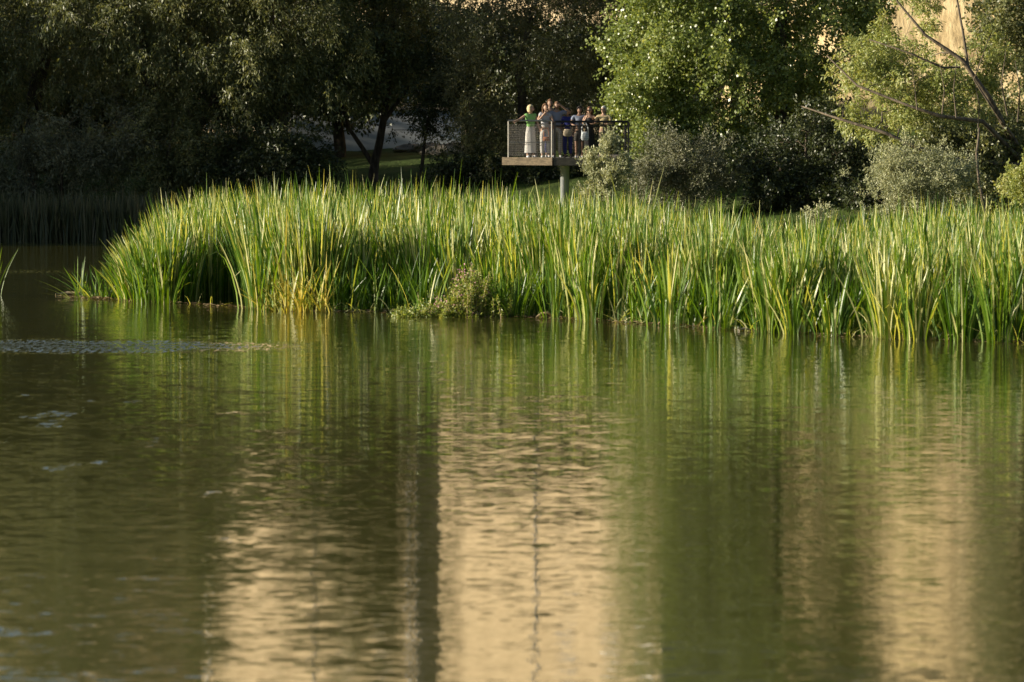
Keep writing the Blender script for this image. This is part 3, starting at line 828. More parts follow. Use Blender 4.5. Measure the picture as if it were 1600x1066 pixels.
plant("broadleaf_tree", "dark green tree filling the upper right corner", "tree",
      trunk_line(1640, 137, [(1630, 150, .22), (1610, 20, .16), (1600, -200, .08)]),
      [blob(1585, 40, 137, 66, 80, 2.6, 1.0), blob(1590, -130, 137, 90, 130, 3, 1.2), blob(1590, -320, 137, 100, 130, 3, 1.2), blob(1660, 60, 137, 80, 140, 3, .9), blob(1580, 190, 136, 90, 70, 2.4, .9)],
      640, 84, (0.13, 0.085), 0.6, M_WILLOW, droop=0.25, seed=29)
# shrubs
plant("silver_shrub", "bright silver leaved shrub with pointed shoots in front of the platform", "shrub",
      [(gpt(X_at(950, 126), 126), .05), (at(950, 270, 126), .04), (at(952, 235, 126), .02)],
      [blob(950, 275, 126, 26, 34, .7, 1.0), blob(950, 240, 126, 11, 28, .35, .45), blob(928, 262, 126, 12, 20, .35, .25), blob(972, 262, 126, 10, 20, .4, .2), blob(940, 305, 126, 30, 26, .8, .5)],
      170, 84, (0.095, 0.042), 0.24, M_SILVER, droop=-0.25, seed=41, trunk_name="stem", crown_name="foliage", rough=0.30, twig_r=0.005)
plant("grey_shrub", "wide grey green shrub below the poplar", "shrub",
      [(gpt(X_at(1060, 131), 131), .07), (at(1060, 290, 131), .05), (at(1060, 240, 131), .02)],
      [blob(1055, 278, 130.5, 62, 54, 1.5, 1.3), blob(1010, 275, 130, 26, 42, 1, .4), blob(1110, 270, 131, 50, 54, 1.4, .8), blob(1045, 235, 131, 32, 22, 1, .3)],
      420, 70, (0.09, 0.034), 0.34, M_SAGE, droop=-0.1, seed=42, trunk_name="stem", crown_name="foliage", rough=0.30, twig_r=0.005)
plant("silver_shrub", "rounded pale silver shrub in front of the leaning willow", "shrub",
      [(gpt(X_at(1430, 121), 121), .06), (at(1430, 300, 121), .05), (at(1430, 255, 121), .02)],
      [blob(1430, 288, 121, 70, 52, 1.3, 1.3), blob(1400, 262, 121, 34, 36, .9, .4), blob(1480, 280, 121.4, 45, 48, 1.1, .6), blob(1430, 325, 121, 80, 30, 1.3, .7)],
      420, 70, (0.085, 0.034), 0.32, M_SILVER, droop=-0.1, seed=43, trunk_name="stem", crown_name="foliage", rough=0.30, twig_r=0.005)
plant("green_shrub", "leafy yellow green shrub cut by the right edge", "shrub",
      [(gpt(X_at(1600, 117), 117), .05), (at(1600, 300, 117), .04), (at(1600, 270, 117), .02)],
      [blob(1605, 290, 117, 36, 38, .9, 1), blob(1640, 280, 117, 40, 50, 1, .7)], 170, 70, (0.11, 0.05), 0.32, M_PALE, droop=0.05, seed=44, trunk_name="stem", crown_name="foliage", rough=0.30, twig_r=0.005)
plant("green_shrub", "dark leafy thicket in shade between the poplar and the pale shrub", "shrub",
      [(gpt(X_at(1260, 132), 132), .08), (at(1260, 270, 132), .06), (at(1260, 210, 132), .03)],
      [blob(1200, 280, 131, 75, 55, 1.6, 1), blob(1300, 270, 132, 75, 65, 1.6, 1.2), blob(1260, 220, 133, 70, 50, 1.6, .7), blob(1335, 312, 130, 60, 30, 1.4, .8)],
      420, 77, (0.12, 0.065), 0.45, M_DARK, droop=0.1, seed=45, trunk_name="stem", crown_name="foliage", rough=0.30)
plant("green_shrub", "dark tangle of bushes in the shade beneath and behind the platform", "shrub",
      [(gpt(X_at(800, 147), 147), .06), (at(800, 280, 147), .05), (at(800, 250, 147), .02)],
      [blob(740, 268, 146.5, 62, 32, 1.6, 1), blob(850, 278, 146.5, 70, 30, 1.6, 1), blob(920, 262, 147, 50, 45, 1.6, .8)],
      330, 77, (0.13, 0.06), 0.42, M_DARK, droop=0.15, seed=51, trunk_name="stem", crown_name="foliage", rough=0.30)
plant("broadleaf_tree", "dark tree standing behind the big poplar, seen through its gaps", "tree",
      trunk_line(1150, 160, [(1150, 150, .2), (1155, 40, .14), (1160, -60, .05)]),
      [blob(1150, 40, 160, 130, 90, 3, 1.0), blob(1240, 150, 160, 100, 60, 3, .6), blob(1060, 110, 160, 70, 80, 3, .5)],
      300, 70, (0.18, 0.10), 0.8, M_DARK, droop=0.25, seed=52, gap=-0.1)
plant("green_shrub", "mid green bush behind the pale shrub under the leaning willow", "shrub",
      [(gpt(X_at(1520, 126), 126), .06), (at(1520, 290, 126), .05), (at(1520, 240, 126), .02)],
      [blob(1520, 280, 125.5, 62, 55, 1.4, 1), blob(1500, 235, 126, 70, 35, 1.4, .8), blob(1570, 240, 126.5, 50, 50, 1.4, .7)],
      330, 77, (0.12, 0.06), 0.42, M_WILLOW, droop=0.1, seed=46, trunk_name="stem", crown_name="foliage", rough=0.30)
plant("small_shrub", "little sprig of pale leaves rising over the reeds right of the poplar", "shrub",
      [(gpt(X_at(1285, 113), 113), .02), (at(1285, 350, 113), .015), (at(1285, 335, 113), .01)],
      [blob(1280, 345, 113, 22, 16, .4, 1), blob(1310, 350, 113, 16, 12, .4, .5)], 40, 56, (0.08, 0.035), 0.22, M_SILVER, droop=-0.1, seed=47, trunk_name="stem", crown_name="foliage", rough=0.30, twig_r=0.004)
plant("grey_shrub", "shaded grey green willow bush on the far bank at the left", "shrub",
      [(gpt(X_at(95, 146.5), 146.5), .08), (at(95, 260, 146.5), .06), (at(110, 190, 146.5), .03)],
      [blob(90, 250, 146.5, 75, 80, 1.8, 1.2), blob(170, 225, 147, 70, 75, 1.8, .9), blob(20, 280, 146, 55, 50, 1.4, .5)],
      420, 84, (0.14, 0.036), 0.5, M_SAGE, droop=0.35, seed=48, trunk_name="stem", crown_name="foliage", rough=0.30)
plant("grey_shrub", "dusky bush drooping to the bank behind the tall reed clump", "shrub",
      [(gpt(X_at(260, 146.5), 146.5), .08), (at(262, 260, 146.5), .06), (at(270, 190, 146.5), .03)],
      [blob(270, 250, 146.5, 85, 80, 1.8, 1.2), blob(250, 180, 147.5, 80, 45, 1.8, .6)],
      360, 84, (0.14, 0.04), 0.5, M_WILLOW, droop=0.3, seed=49, trunk_name="stem", crown_name="foliage", rough=0.30)
plant("green_shrub", "nearly black bush in deep shade left of the lawn", "shrub",
      [(gpt(X_at(420, 146), 146), .08), (at(420, 260, 146), .06), (at(420, 200, 146), .03)],
      [blob(410, 250, 145.5, 85, 60, 1.8, 1.2), blob(470, 265, 146, 50, 45, 1.6, .5)],
      340, 84, (0.13, 0.06), 0.48, M_DARK, droop=0.2, seed=50, trunk_name="stem", crown_name="foliage", rough=0.30)
# trees behind
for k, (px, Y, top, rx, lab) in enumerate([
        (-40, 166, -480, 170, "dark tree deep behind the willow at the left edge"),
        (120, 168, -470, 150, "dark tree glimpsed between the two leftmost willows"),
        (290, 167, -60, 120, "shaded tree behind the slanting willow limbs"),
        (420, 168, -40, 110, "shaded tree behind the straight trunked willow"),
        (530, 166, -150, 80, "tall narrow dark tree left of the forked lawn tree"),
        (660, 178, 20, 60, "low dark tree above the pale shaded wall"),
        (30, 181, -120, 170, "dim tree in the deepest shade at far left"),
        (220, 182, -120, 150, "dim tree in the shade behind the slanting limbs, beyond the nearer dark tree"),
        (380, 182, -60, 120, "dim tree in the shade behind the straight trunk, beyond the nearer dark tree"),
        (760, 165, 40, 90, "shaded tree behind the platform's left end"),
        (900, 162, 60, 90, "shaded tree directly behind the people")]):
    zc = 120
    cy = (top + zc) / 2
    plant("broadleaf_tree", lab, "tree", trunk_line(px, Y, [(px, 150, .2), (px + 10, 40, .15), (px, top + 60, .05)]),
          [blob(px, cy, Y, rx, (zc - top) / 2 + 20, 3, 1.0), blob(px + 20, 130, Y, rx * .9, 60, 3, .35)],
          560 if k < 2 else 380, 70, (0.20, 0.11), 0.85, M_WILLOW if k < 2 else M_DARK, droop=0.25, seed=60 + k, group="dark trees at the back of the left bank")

# woodland on the left bank, outside the frame, added to keep the far bank in shade
def shade_woodland():
    rng = np.random.default_rng(3)
    P = []
    for x, y, H, r in [(-32, 140.5, 9.0, 3.2), (-34, 145.5, 12.0, 4.2), (-31, 150.5, 12.4, 4.2), (-34, 156, 9.4, 4.6), (-27, 147.5, 11.0, 3.6), (-38, 149.5, 13.5, 4.2), (-26, 150.5, 10.5, 3.4), (-27.5, 153.5, 10.2, 3.6), (-31, 162, 9.8, 4.8), (-34, 168, 10.5, 5), (-30, 175, 13.5, 5),
                       (-33, 183, 14, 5), (-30, 191, 14, 5.5), (-33, 200, 15, 5.5), (-30, 209, 15, 6), (-33, 219, 15, 6), (-30, 229, 15, 6)]:
        n = 9000
        d = unit(rng.normal(size=(n, 3))); q = d * (rng.uniform(0, 1, n) ** 0.4)[:, None]
        P.append(np.array([x, y, H * 0.56]) + q * np.array([r, r, H * 0.44]) + rng.normal(size=(n, 3)) * 0.25)
    P = np.concatenate(P)
    me = leaves_mesh("shade_woodland", P, rng.normal(size=P.shape) + np.array([0, 0, -.4]), 0.42, 0.24, rng.uniform(0, 1, len(P)), 0.3, rng)
    o = link("shade_woodland", me, M_DARK)
    tag(o, "unseen trees left of the frame, added to shade the far bank", "shade_woodland", kind="stuff")


shade_woodland()


# ------------------------------------------------------------------ herb with pink flowers, debris at the waterline
def herb():
    rng = np.random.default_rng(77)
    Y = float(front_Y(720)) - 0.85
    base = Vector((X_at(720, Y), Y, -0.05))
    root = empty("flowering_herb", base); tag(root, "low bush of lime leaves with pink flowers at the foot of the reeds", "plant")
    T = Tubes(); P = []; A = []; Fl = []
    s = Y / F
    for k in range(120):
        px = rng.normal(735, 30)
        hpx = max(12, (80 - abs(px - 740) * 1.0) * rng.uniform(0.45, 1.08))
        b0 = Vector(((px - 720) * s, rng.normal() * 0.25 + 0.15, 0)); tip = b0 + Vector((rng.normal() * .16, rng.normal() * .12, hpx * s))
        T.tube([b0, b0.lerp(tip, .5) + Vector((rng.normal() * .03, 0, 0)), tip], [.007, .006, .003], 4, cap=False)
        m = int(55 + 40 * hpx / 80)
        t = rng.uniform(0.12, 1.02, m)
        q = np.array(b0)[None] + (np.array(tip - b0))[None] * t[:, None] + rng.normal(size=(m, 3)) * 0.025
        P.append(q); A.append(rng.normal(size=(m, 3)) + np.array([0, 0, 0.25]))
        if rng.uniform() < 0.33 and px < 765:
            c = np.array(tip)[None] + rng.normal(size=(9, 3)) * np.array([.03, .03, .07]); Fl.append(c)
    for k in range(130):          # creeping mat to the left along the waterline
        px = rng.uniform(618, 745); hpx = rng.uniform(5, 20) * (0.5 + 0.5 * min(1, (px - 610) / 60))
        c = np.array([(px - 720) * s, rng.normal() * 0.14 - 0.05, 0.03])
        m = 34
        q = c + np.abs(rng.normal(size=(m, 3))) * np.array([0, 0, hpx * s * 0.7]) + rng.normal(size=(m, 3)) * np.array([.08, .08, .01])
        P.append(q); A.append(rng.normal(size=(m, 3)) + np.array([0, 0, 0.4]))
        if rng.uniform() < 0.45 and px > 650:
            Fl.append(c + rng.normal(size=(7, 3)) * np.array([.06, .05, .02]) + np.array([0, -.02, hpx * s]))
    T.build("stem", M_STRAW, root)
    P = np.concatenate(P); A = np.concatenate(A)
    link("foliage", leaves_mesh("foliage", P, A, 0.075, 0.028, rng.uniform(0, 1, len(P)), 0.3, rng), M_LIME, root)
    Fl = np.concatenate(Fl)
    link("blossoms", leaves_mesh("blossoms", Fl, rng.normal(size=Fl.shape), 0.04, 0.032, rng.uniform(0, 1, len(Fl)), 0.3, rng), M_PINK, root)


herb()


def debris():
    def log(name, label, cat, pts, r, mat):
        c = Vector(pts[0]); T = Tubes()
        T.tube([Vector(p) - c for p in pts], r, 7)
        o = T.build(name, mat, None, True); o.location = c
        tag(o, label, cat)
    Y = float(front_Y(850)) - .15
    g = lambda px, z, dy=0: (X_at(px, Y + dy), Y + dy, z)
    log("broken_stem", "curved dead reed stem arching at the waterline right of the herb", "stem", [g(838, .0), g(846, .09), g(856, .11), g(864, .02)], [.025, .03, .03, .02], M_STRAW)
    log("driftwood", "brown driftwood lying against the reed bed by the curved stem", "wood", [g(845, .03, .1), g(868, .05, .05), g(890, .06, .2)], [.05, .045, .02], M_BARK_PALE)
    Y2 = float(front_Y(1163)) - .2
    log("floating_stick", "short pale stick floating in front of the reeds right of centre", "stick", [(X_at(1155, Y2), Y2, .02), (X_at(1164, Y2), Y2 + .05, .05), (X_at(1174, Y2), Y2, .02)], [.022, .028, .015], M_STONE)
    Y3 = CAM_H * F / (461 - 178)
    log("driftwood", "thin pale driftwood floating left of the lone reed tuft", "wood", [(X_at(86, Y3), Y3, .02), (X_at(105, Y3), Y3 + .1, .05), (X_at(135, Y3), Y3, .02), (X_at(165, Y3), Y3 + .1, .03)], [.015, .04, .04, .012], M_STRAW)
    # bent dead stalks along the front of the bed
    rng = np.random.default_rng(15)
    n = 230
    px = rng.uniform(200, 1640, n); Yf = front_Y(px) - rng.uniform(-0.3, 0.15, n)
    bx = X_at(px, Yf); h = rng.uniform(0.15, 0.8, n)
    lean = np.stack([rng.normal(size=n) * 0.5, rng.normal(size=n) * .2 - .15], 1)
    me = blades_mesh("dead_stalks", bx, Yf, h, lean, 0.028 * rng.uniform(.6, 1.4, n), rng.uniform(.75, 1, n), rng, curl=rng.uniform(0, .9, n))
    tag(link("dead_stalks", me, M_REED), "broken straw coloured stalks littering the foot of the reeds", "stalks", kind="stuff")


debris()


def litter():
    rng = np.random.default_rng(23)
    n = 1500
    px = np.concatenate([rng.uniform(110, 1640, n - 300), rng.normal(150, 25, 150), rng.normal(850, 40, 150)])
    Y = front_Y(px) - np.abs(rng.normal(size=n)) * 0.35 + 0.35
    P = np.stack([X_at(px, Y), Y, rng.uniform(0.006, 0.03, n)], 1)
    A = rng.normal(size=(n, 3)) * np.array([1, 1, 0.10])
    me = leaves_mesh("floating_litter", P, A, 0.16, 0.035, rng.uniform(0.5, 1, n), 7.0, rng)
    tag(link("floating_litter", me, M_LITTER), "fallen leaves and straw floating along the foot of the reeds", "litter", kind="stuff")


litter()

# ------------------------------------------------------------------ viewing platform
DZ = at(862, 247, 134.2).z
PC = Vector((X_at(864, 134.2), 134.2))              # front corner
PL = PC + Vector((-0.8, 0.6)) * 1.86                # left end
PR = Vector((3.75, 134.2))


def platform():
    root = empty("viewing_platform", (PC.x, PC.y, DZ))
    tag(root, "railed viewing platform on a single pale pillar above the reeds", "platform")
    O = Vector((PC.x, PC.y, DZ))

    def loc(p, z=0.0): return Vector((p[0] - O.x, p[1] - O.y, z))

    T = Tubes()
    poly = [PL, PC, PR, Vector((3.75, 137.4)), Vector((0.5, 137.4))]
    T.prism([(p[0] - O.x, p[1] - O.y) for p in poly], -0.06, 0.0); T.build("deck", M_DECK, root)
    T = Tubes(); T.prism([(2.2 - O.x, 137.402 - O.y), (3.7 - O.x, 137.402 - O.y), (3.7 - O.x, 154 - O.y), (2.2 - O.x, 154 - O.y)], -0.2, -0.004); T.build("walkway", M_DECK, root)

    def beam(a, b, mat, nm):
        d = (b - a); L = d.length; ang = math.atan2(d.y, d.x)
        M = Matrix.Translation(loc(a)) @ Matrix.Rotation(ang, 4, 'Z')
        T = Tubes(); T.box((0.0, -0.05, -0.24), (L, 0.05, 0.012), M)
        return T.build(nm, mat, root)
    e = Vector((-0.8, 0.6)) * 0.16
    beam(PL + e, PC, M_BEAM, "edge_beam")
    beam(PC + Vector((0.02, 0.02)), PR, M_BEAM_SHADE, "edge_beam")
    T = Tubes(); T.box((-0.1, 1.0, -0.26), (2.6, 1.2, -0.062)); T.build("cross_beam", M_STEEL_DARK, root)
    px = X_at(882.5, 135.3)
    T = Tubes(); T.tube([loc((px, 135.3), -0.262), loc((px, 135.3), -3.6)], 0.145, 20); T.build("pillar", M_CONC, root, True)

    def rail(a, b, nm, mat, r, z):
        T = Tubes(); T.tube([loc(a, z), loc(b, z)], r, 8); return T.build(nm, mat, root, True)
    RH = 1.2
    # left panel, galvanised
    A = PL + Vector((0.8, -0.6)) * 0.06; B = PC + Vector((-0.8, 0.6)) * 0.05
    for p in (A, B):
        T = Tubes(); T.box((-0.016, -0.016, 0.014), (0.016, 0.016, RH - 0.02), Matrix.Translation(loc(p)) @ Matrix.Rotation(math.atan2(.6, -.8), 4, 'Z')); T.build("post", M_STEEL_PALE, root)
    rail(A, B, "top_rail", M_STEEL_PALE, 0.03, RH)
    rail(A, B, "middle_rail", M_STEEL_PALE, 0.012, 0.50)

    def mesh_panel(a, b, mat, z0, z1, step=0.055, w=0.0016):
        T = Tubes(); d = b - a; L = d.length; n = int(L / step)
        M = Matrix.Translation(loc(a)) @ Matrix.Rotation(math.atan2(d.y, d.x), 4, 'Z')
        for i in range(1, n): T.box((i * L / n - w, -w, z0), (i * L / n + w, w, z1), M)
        m = int((z1 - z0) / step)
        for j in range(m + 1): T.box((0.02, -w - .0005, z0 + j * (z1 - z0) / m - w), (L - 0.02, w - .0005, z0 + j * (z1 - z0) / m + w), M)
        T.build("mesh_panel", mat, root)
    mesh_panel(A, B, M_MESH, 0.06, 1.08)
    # right panel, dark steel
    A2 = PC + Vector((0.06, 0.04)); B2 = PR + Vector((0, 0.04))
    for i in range(4):
        p = A2.lerp(B2, i / 3)
        T = Tubes(); T.box((-0.03, -0.03, 0.014), (0.03, 0.03, RH - 0.03), Matrix.Translation(loc(p))); T.build("post", M_STEEL_DARK, root)
    rail(A2, B2, "top_rail", M_STEEL_DARK, 0.035, RH - 0.03)
    rail(A2 + Vector((0, .012)), B2 + Vector((0, .012)), "middle_rail", M_STEEL_DARK, 0.022, RH - 0.17)
    mesh_panel(A2, B2, M_STEEL_DARK, 0.06, 1.0, 0.06, 0.0023)
    # sides at the back
    A3 = Vector((3.7, 134.3)); B3 = Vector((3.7, 137.3))
    rail(A3, B3, "top_rail", M_STEEL_DARK, 0.03, RH - 0.03); mesh_panel(A3, B3, M_STEEL_DARK, 0.06, 1.0, 0.06, 0.0028)
    A4 = PL + Vector((0.05, 0.08)); B4 = Vector((0.55, 137.3))
    rail(A4, B4, "top_rail", M_STEEL_DARK, 0.03, RH - 0.03); mesh_panel(A4, B4, M_STEEL_DARK, 0.06, 1.0, 0.06, 0.0028)


platform()


# ------------------------------------------------------------------ people
def skin_mesh(verts, edges, radii, levels=1):
    me = bpy.data.meshes.new("tmp")
    me.from_pydata([tuple(v) for v in verts], edges, [])
    o = bpy.data.objects.new("tmp", me); COL.objects.link(o)
    o.modifiers.new("s", 'SKIN')
    sv = me.skin_vertices[0].data
    for i, r in enumerate(radii):
        r2 = r if isinstance(r, tuple) else (r, r)
        sv[i].radius = r2
        sv[i].use_root = (i == 0)
    m = o.modifiers.new("ss", 'SUBSURF'); m.levels = levels; m.render_levels = levels
    dg = bpy.context.evaluated_depsgraph_get()
    out = bpy.data.meshes.new_from_object(o.evaluated_get(dg))
    bpy.data.objects.remove(o); bpy.data.meshes.remove(me)
    return out


SKIN = plain("skin", (0.42, 0.265, 0.19), 0.55)
SKIN_TAN = plain("tanned_skin", (0.27, 0.165, 0.115), 0.55)
M_EYE = plain("eye_dark", (0.02, 0.018, 0.015), 0.3)
M_LIP = plain("lip", (0.32, 0.13, 0.10), 0.5)
CL = dict(green=(0.20, 0.42, 0.13), white=(0.78, 0.76, 0.72), grey=(0.42, 0.42, 0.45), pale=(0.50, 0.48, 0.46), slate=(0.17, 0.19, 0.26), royal=(0.03, 0.04, 0.22),
          navy=(0.03, 0.035, 0.10), black=(0.015, 0.015, 0.017), khaki=(0.42, 0.34, 0.19), khaki2=(0.30, 0.25, 0.16), blue=(0.20, 0.23, 0.31), shorts=(0.40, 0.38, 0.34),
          tan=(0.42, 0.35, 0.26), bagw=(0.62, 0.66, 0.70), rust=(0.32, 0.12, 0.06), dark=(0.05, 0.045, 0.04), shoe=(0.62, 0.62, 0.62),
          blond=(0.62, 0.50, 0.30), brown=(0.14, 0.075, 0.04), black_hair=(0.02, 0.017, 0.015), auburn=(0.13, 0.06, 0.035), silver=(0.55, 0.53, 0.50))
CM = {k: plain("cloth_" + k, v, 0.85) for k, v in CL.items()}


def head_bm(bm, c, yaw, pitch, s):
    """Head with brow, nose, jaw, ears; returns faces of eyes and lips by material index."""
    M = Matrix.Translation(c) @ Matrix.Rotation(yaw, 4, 'Z') @ Matrix.Rotation(pitch, 4, 'X')
    r = bmesh.ops.create_uvsphere(bm, u_segments=20, v_segments=14, radius=1.0)
    for v in r["verts"]:
        x, y, z = v.co
        x *= 0.076; yy = y * 0.098; zz = z * 0.118
        if z < -0.2: k = 1 - 0.30 * min(1, (-0.2 - z) / 0.8); x *= k; yy = yy * k - 0.012 * (-0.2 - z)
        if y < -0.5 and abs(z + 0.05) < 0.35 and abs(x) < 0.02: yy -= 0.018 * (1 - abs(z + 0.05) / 0.4)
        if y < -0.5 and 0.0 < z < 0.3 and abs(x) > 0.015: yy += 0.008
        v.co = M @ (Vector((x, yy, zz)) * s)

    def bit(p, rad, mi, sc=(1, 1, 1)):
        q = bmesh.ops.create_icosphere(bm, subdivisions=1, radius=rad * s)
        vs = set(q["verts"])
        for v in vs: v.co = M @ (Vector((v.co.x * sc[0], v.co.y * sc[1], v.co.z * sc[2])) + Vector(p) * s)
        for f in bm.faces:
            if f.verts[0] in vs: f.material_index = mi
    for sx in (-1, 1):
        bit((sx * 0.03, -0.086, 0.012), 0.011, 1, (1.2, .6, .7))
        bit((sx * 0.077, 0.005, 0.0), 0.024, 0, (.4, .7, 1.3))
    bit((0, -0.101, -0.022), 0.016, 0, (.8, 1, 1.2))
    bit((0, -0.090, -0.055), 0.020, 2, (1.1, .4, .35))
    return M


def person(label, px, Y, h, yaw=0.0, skin=SKIN, head_yaw=None, head_pitch=0.0, arms=None, top=None, sleeve=0.5, bottom=None, bottom_kind="trousers",
           hair=None, hair_kind="short", glasses=False, shoes="shoe", lean=0.0, female=False, leg_len=1.0):
    """arms = ((elbow, wrist) left-of-photo, (elbow, wrist) right-of-photo) as offsets from the shoulder in person space (x photo-right when facing the camera)."""
    k = h / 1.72
    root = empty("person", (X_at(px, Y), Y, DZ)); root.rotation_euler = (0, 0, yaw)
    tag(root, label, "person", "people on the viewing platform")
    S = lambda *p: Vector(p) * k
    sw = 0.165 if female else 0.19
    hipw = 0.095
    pel, wai, che = S(0, 0, .93), S(0, -lean * .3, 1.10), S(0, -lean * .7, 1.30)
    nb, nk, hd = S(0, -lean, 1.47), S(0, -lean - .015, 1.53), S(0, -lean - .03, 1.605)
    verts = [pel, wai, che, nb, nk, hd]; rad = [(.125, .10), (.115, .09) if not female else (.10, .085), (.14, .10), (.062, .058), .05, .045]
    edges = [(0, 1), (1, 2), (2, 3), (3, 4), (4, 5)]
    arm_info = []
    default = ((S(-.05, .0, -.28), S(-.04, -.06, -.52)), (S(.05, .0, -.28), S(.04, -.06, -.52)))
    for i, sx in enumerate((-1, 1)):
        sh = S(sx * sw, -lean * .9, 1.415)
        e, w = (arms[i] if arms and arms[i] else default[i])
        if arms and arms[i]: e = Vector(e) * k; w = Vector(w) * k
        el, wr = sh + e, sh + w
        n = len(verts)
        verts += [sh, el, wr]; rad += [.056, .042, .03]
        edges += [(3 if False else 2, n), (n, n + 1), (n + 1, n + 2)]
        hand = (wr - el).normalized()
        verts.append(wr + hand * .07 * k); rad.append((.036, .02)); edges.append((n + 2, n + 3))
        arm_info.append((sh, el, wr, hand))
    legs = []
    for sx in (-1, 1):
        hp, kn, an = S(sx * hipw, 0, .88), S(sx * .10, -.015, .48), S(sx * .10, .02, .085)
        toe = S(sx * .12, -.15, .035)
        n = len(verts)
        verts += [hp, kn, an, toe]; rad += [.085, .058, .040, .035]
        edges += [(0, n), (n, n + 1), (n + 1, n + 2), (n + 2, n + 3)]
        legs.append((hp, kn, an, toe))
    rad = [tuple(x * k for x in r) if isinstance(r, tuple) else r * k for r in rad]
    bm = bmesh.new()
    tm = skin_mesh(verts, edges, rad); bm.from_mesh(tm); bpy.data.meshes.remove(tm)
    # fingers
    for sx, (sh, el, wr, hd_) in zip((-1, 1), arm_info):
        ref = Vector((0, -1, 0)) if abs(hd_.y) < .8 else Vector((0, 0, 1))
        side = hd_.cross(ref).normalized(); nrm = side.cross(hd_)
        palm = wr + hd_ * .085 * k
        T = Tubes()
        for j, L in enumerate((.062, .075, .08, .07)):
            b0 = palm + side * (j - 1.5) * .018 * k; m1 = b0 + hd_ * L * .55 * k + nrm * .006 * k; t1 = m1 + hd_ * L * .42 * k + nrm * .022 * k
            T.tube([b0 - hd_ * .02 * k, m1, t1], [.009 * k, .0085 * k, .006 * k], 5)
        b0 = wr + hd_ * .03 * k - side * .026 * k
        T.tube([b0, b0 - side * .025 * k + hd_ * .03 * k, b0 - side * .032 * k + hd_ * .06 * k], [.012 * k, .010 * k, .007 * k], 5)
        tm = T.mesh("t"); bm.from_mesh(tm); bpy.data.meshes.remove(tm)
    hy = head_yaw if head_yaw is not None else 0.0
    hc = hd + Vector((0, -.01, .012)) * k
    HM = head_bm(bm, hc, hy, head_pitch, k)
    me = bpy.data.meshes.new("body"); bm.to_mesh(me); bm.free()
    me.polygons.foreach_set("use_smooth", np.ones(len(me.polygons), dtype=bool))
    link("body", me, [skin, M_EYE, M_LIP], root)
    # top
    if top:
        v = [wai - S(0, 0, .16), wai, che, nb - S(0, 0, .02)]; r = [(.165, .135), (.142, .118) if not female else (.140, .118), (.168, .128), (.085, .075)]
        ed = [(0, 1), (1, 2), (2, 3)]
        if sleeve == 0 and top != "black":
            for sh, el, wr, _ in arm_info:
                v += [sh + (che - sh) * .12]; r += [.070]; ed += [(2, len(v) - 1)]
        if sleeve > 0:
            for sh, el, wr, _ in arm_info:
                n = len(v); d = el - sh
                v += [sh, sh + d * min(sleeve, 1.0)]; r += [.074, .066]; ed += [(2, n), (n, n + 1)]
                if sleeve > 1:
                    v.append(el + (wr - el) * (sleeve - 1)); r.append(.05); ed.append((n + 1, n + 2))
        r = [tuple(x * k for x in q) if isinstance(q, tuple) else q * k for q in r]
        m_ = skin_mesh(v, ed, r); m_.polygons.foreach_set("use_smooth", np.ones(len(m_.polygons), dtype=bool))
        link("shirt" if bottom_kind != "dress" else "bodice", m_, CM[top], root)
    # bottom
    if bottom_kind in ("trousers", "shorts"):
        v = [pel + S(0, 0, .09), pel]; r = [(.135, .112), (.145, .122)]; ed = [(0, 1)]
        for hp, kn, an, toe in legs:
            n = len(v)
            if bottom_kind == "trousers": v += [hp, kn, an + S(0, 0, .03)]; r += [.102, .082, .07]; ed += [(1, n), (n, n + 1), (n + 1, n + 2)]
            else: v += [hp, kn.lerp(hp, .12)]; r += [.105, .092]; ed += [(1, n), (n, n + 1)]
        r = [tuple(x * k for x in q) if isinstance(q, tuple) else q * k for q in r]
        m_ = skin_mesh(v, ed, r); m_.polygons.foreach_set("use_smooth", np.ones(len(m_.polygons), dtype=bool))
        link(bottom_kind, m_, CM[bottom], root)
    elif bottom_kind in ("skirt", "dress"):
        T = Tubes(); zs = [(1.06, .125), (.96, .150), (.80, .170), (.5, .185), (.16 if bottom_kind == "skirt" else .28, .195)]
        nn = 28; rings = []
        for z, rr in zs:
            ring = []
            for j in range(nn):
                t = 2 * math.pi * j / nn; f = 1 + (0.09 * (1.06 - z)) * math.sin(t * 7 + z * 2)
                T.v.append((S(math.cos(t) * rr * f, math.sin(t) * rr * f * .8, z))[:]); ring.append(T.n); T.n += 1
            rings.append(ring)
        for a, b in zip(rings, rings[1:]):
            for j in range(nn): T.f.append((a[j], a[(j + 1) % nn], b[(j + 1) % nn], b[j]))
        T.f.append(tuple(rings[0])); T.f.append(tuple(reversed(rings[-1])))
        T.build("skirt", CM[bottom], root, True)
    # shoes
    if shoes:
        for hp, kn, an, toe in legs:
            v = [an - S(0, -.03, .045), (an + toe) / 2 - S(0, 0, .02), toe - S(0, .02, -.003)]
            m_ = skin_mesh(v, [(0, 1), (1, 2)], [.05 * k, .047 * k, .042 * k])
            m_.polygons.foreach_set("use_smooth", np.ones(len(m_.polygons), dtype=bool))
            link("shoe", m_, CM[shoes], root)
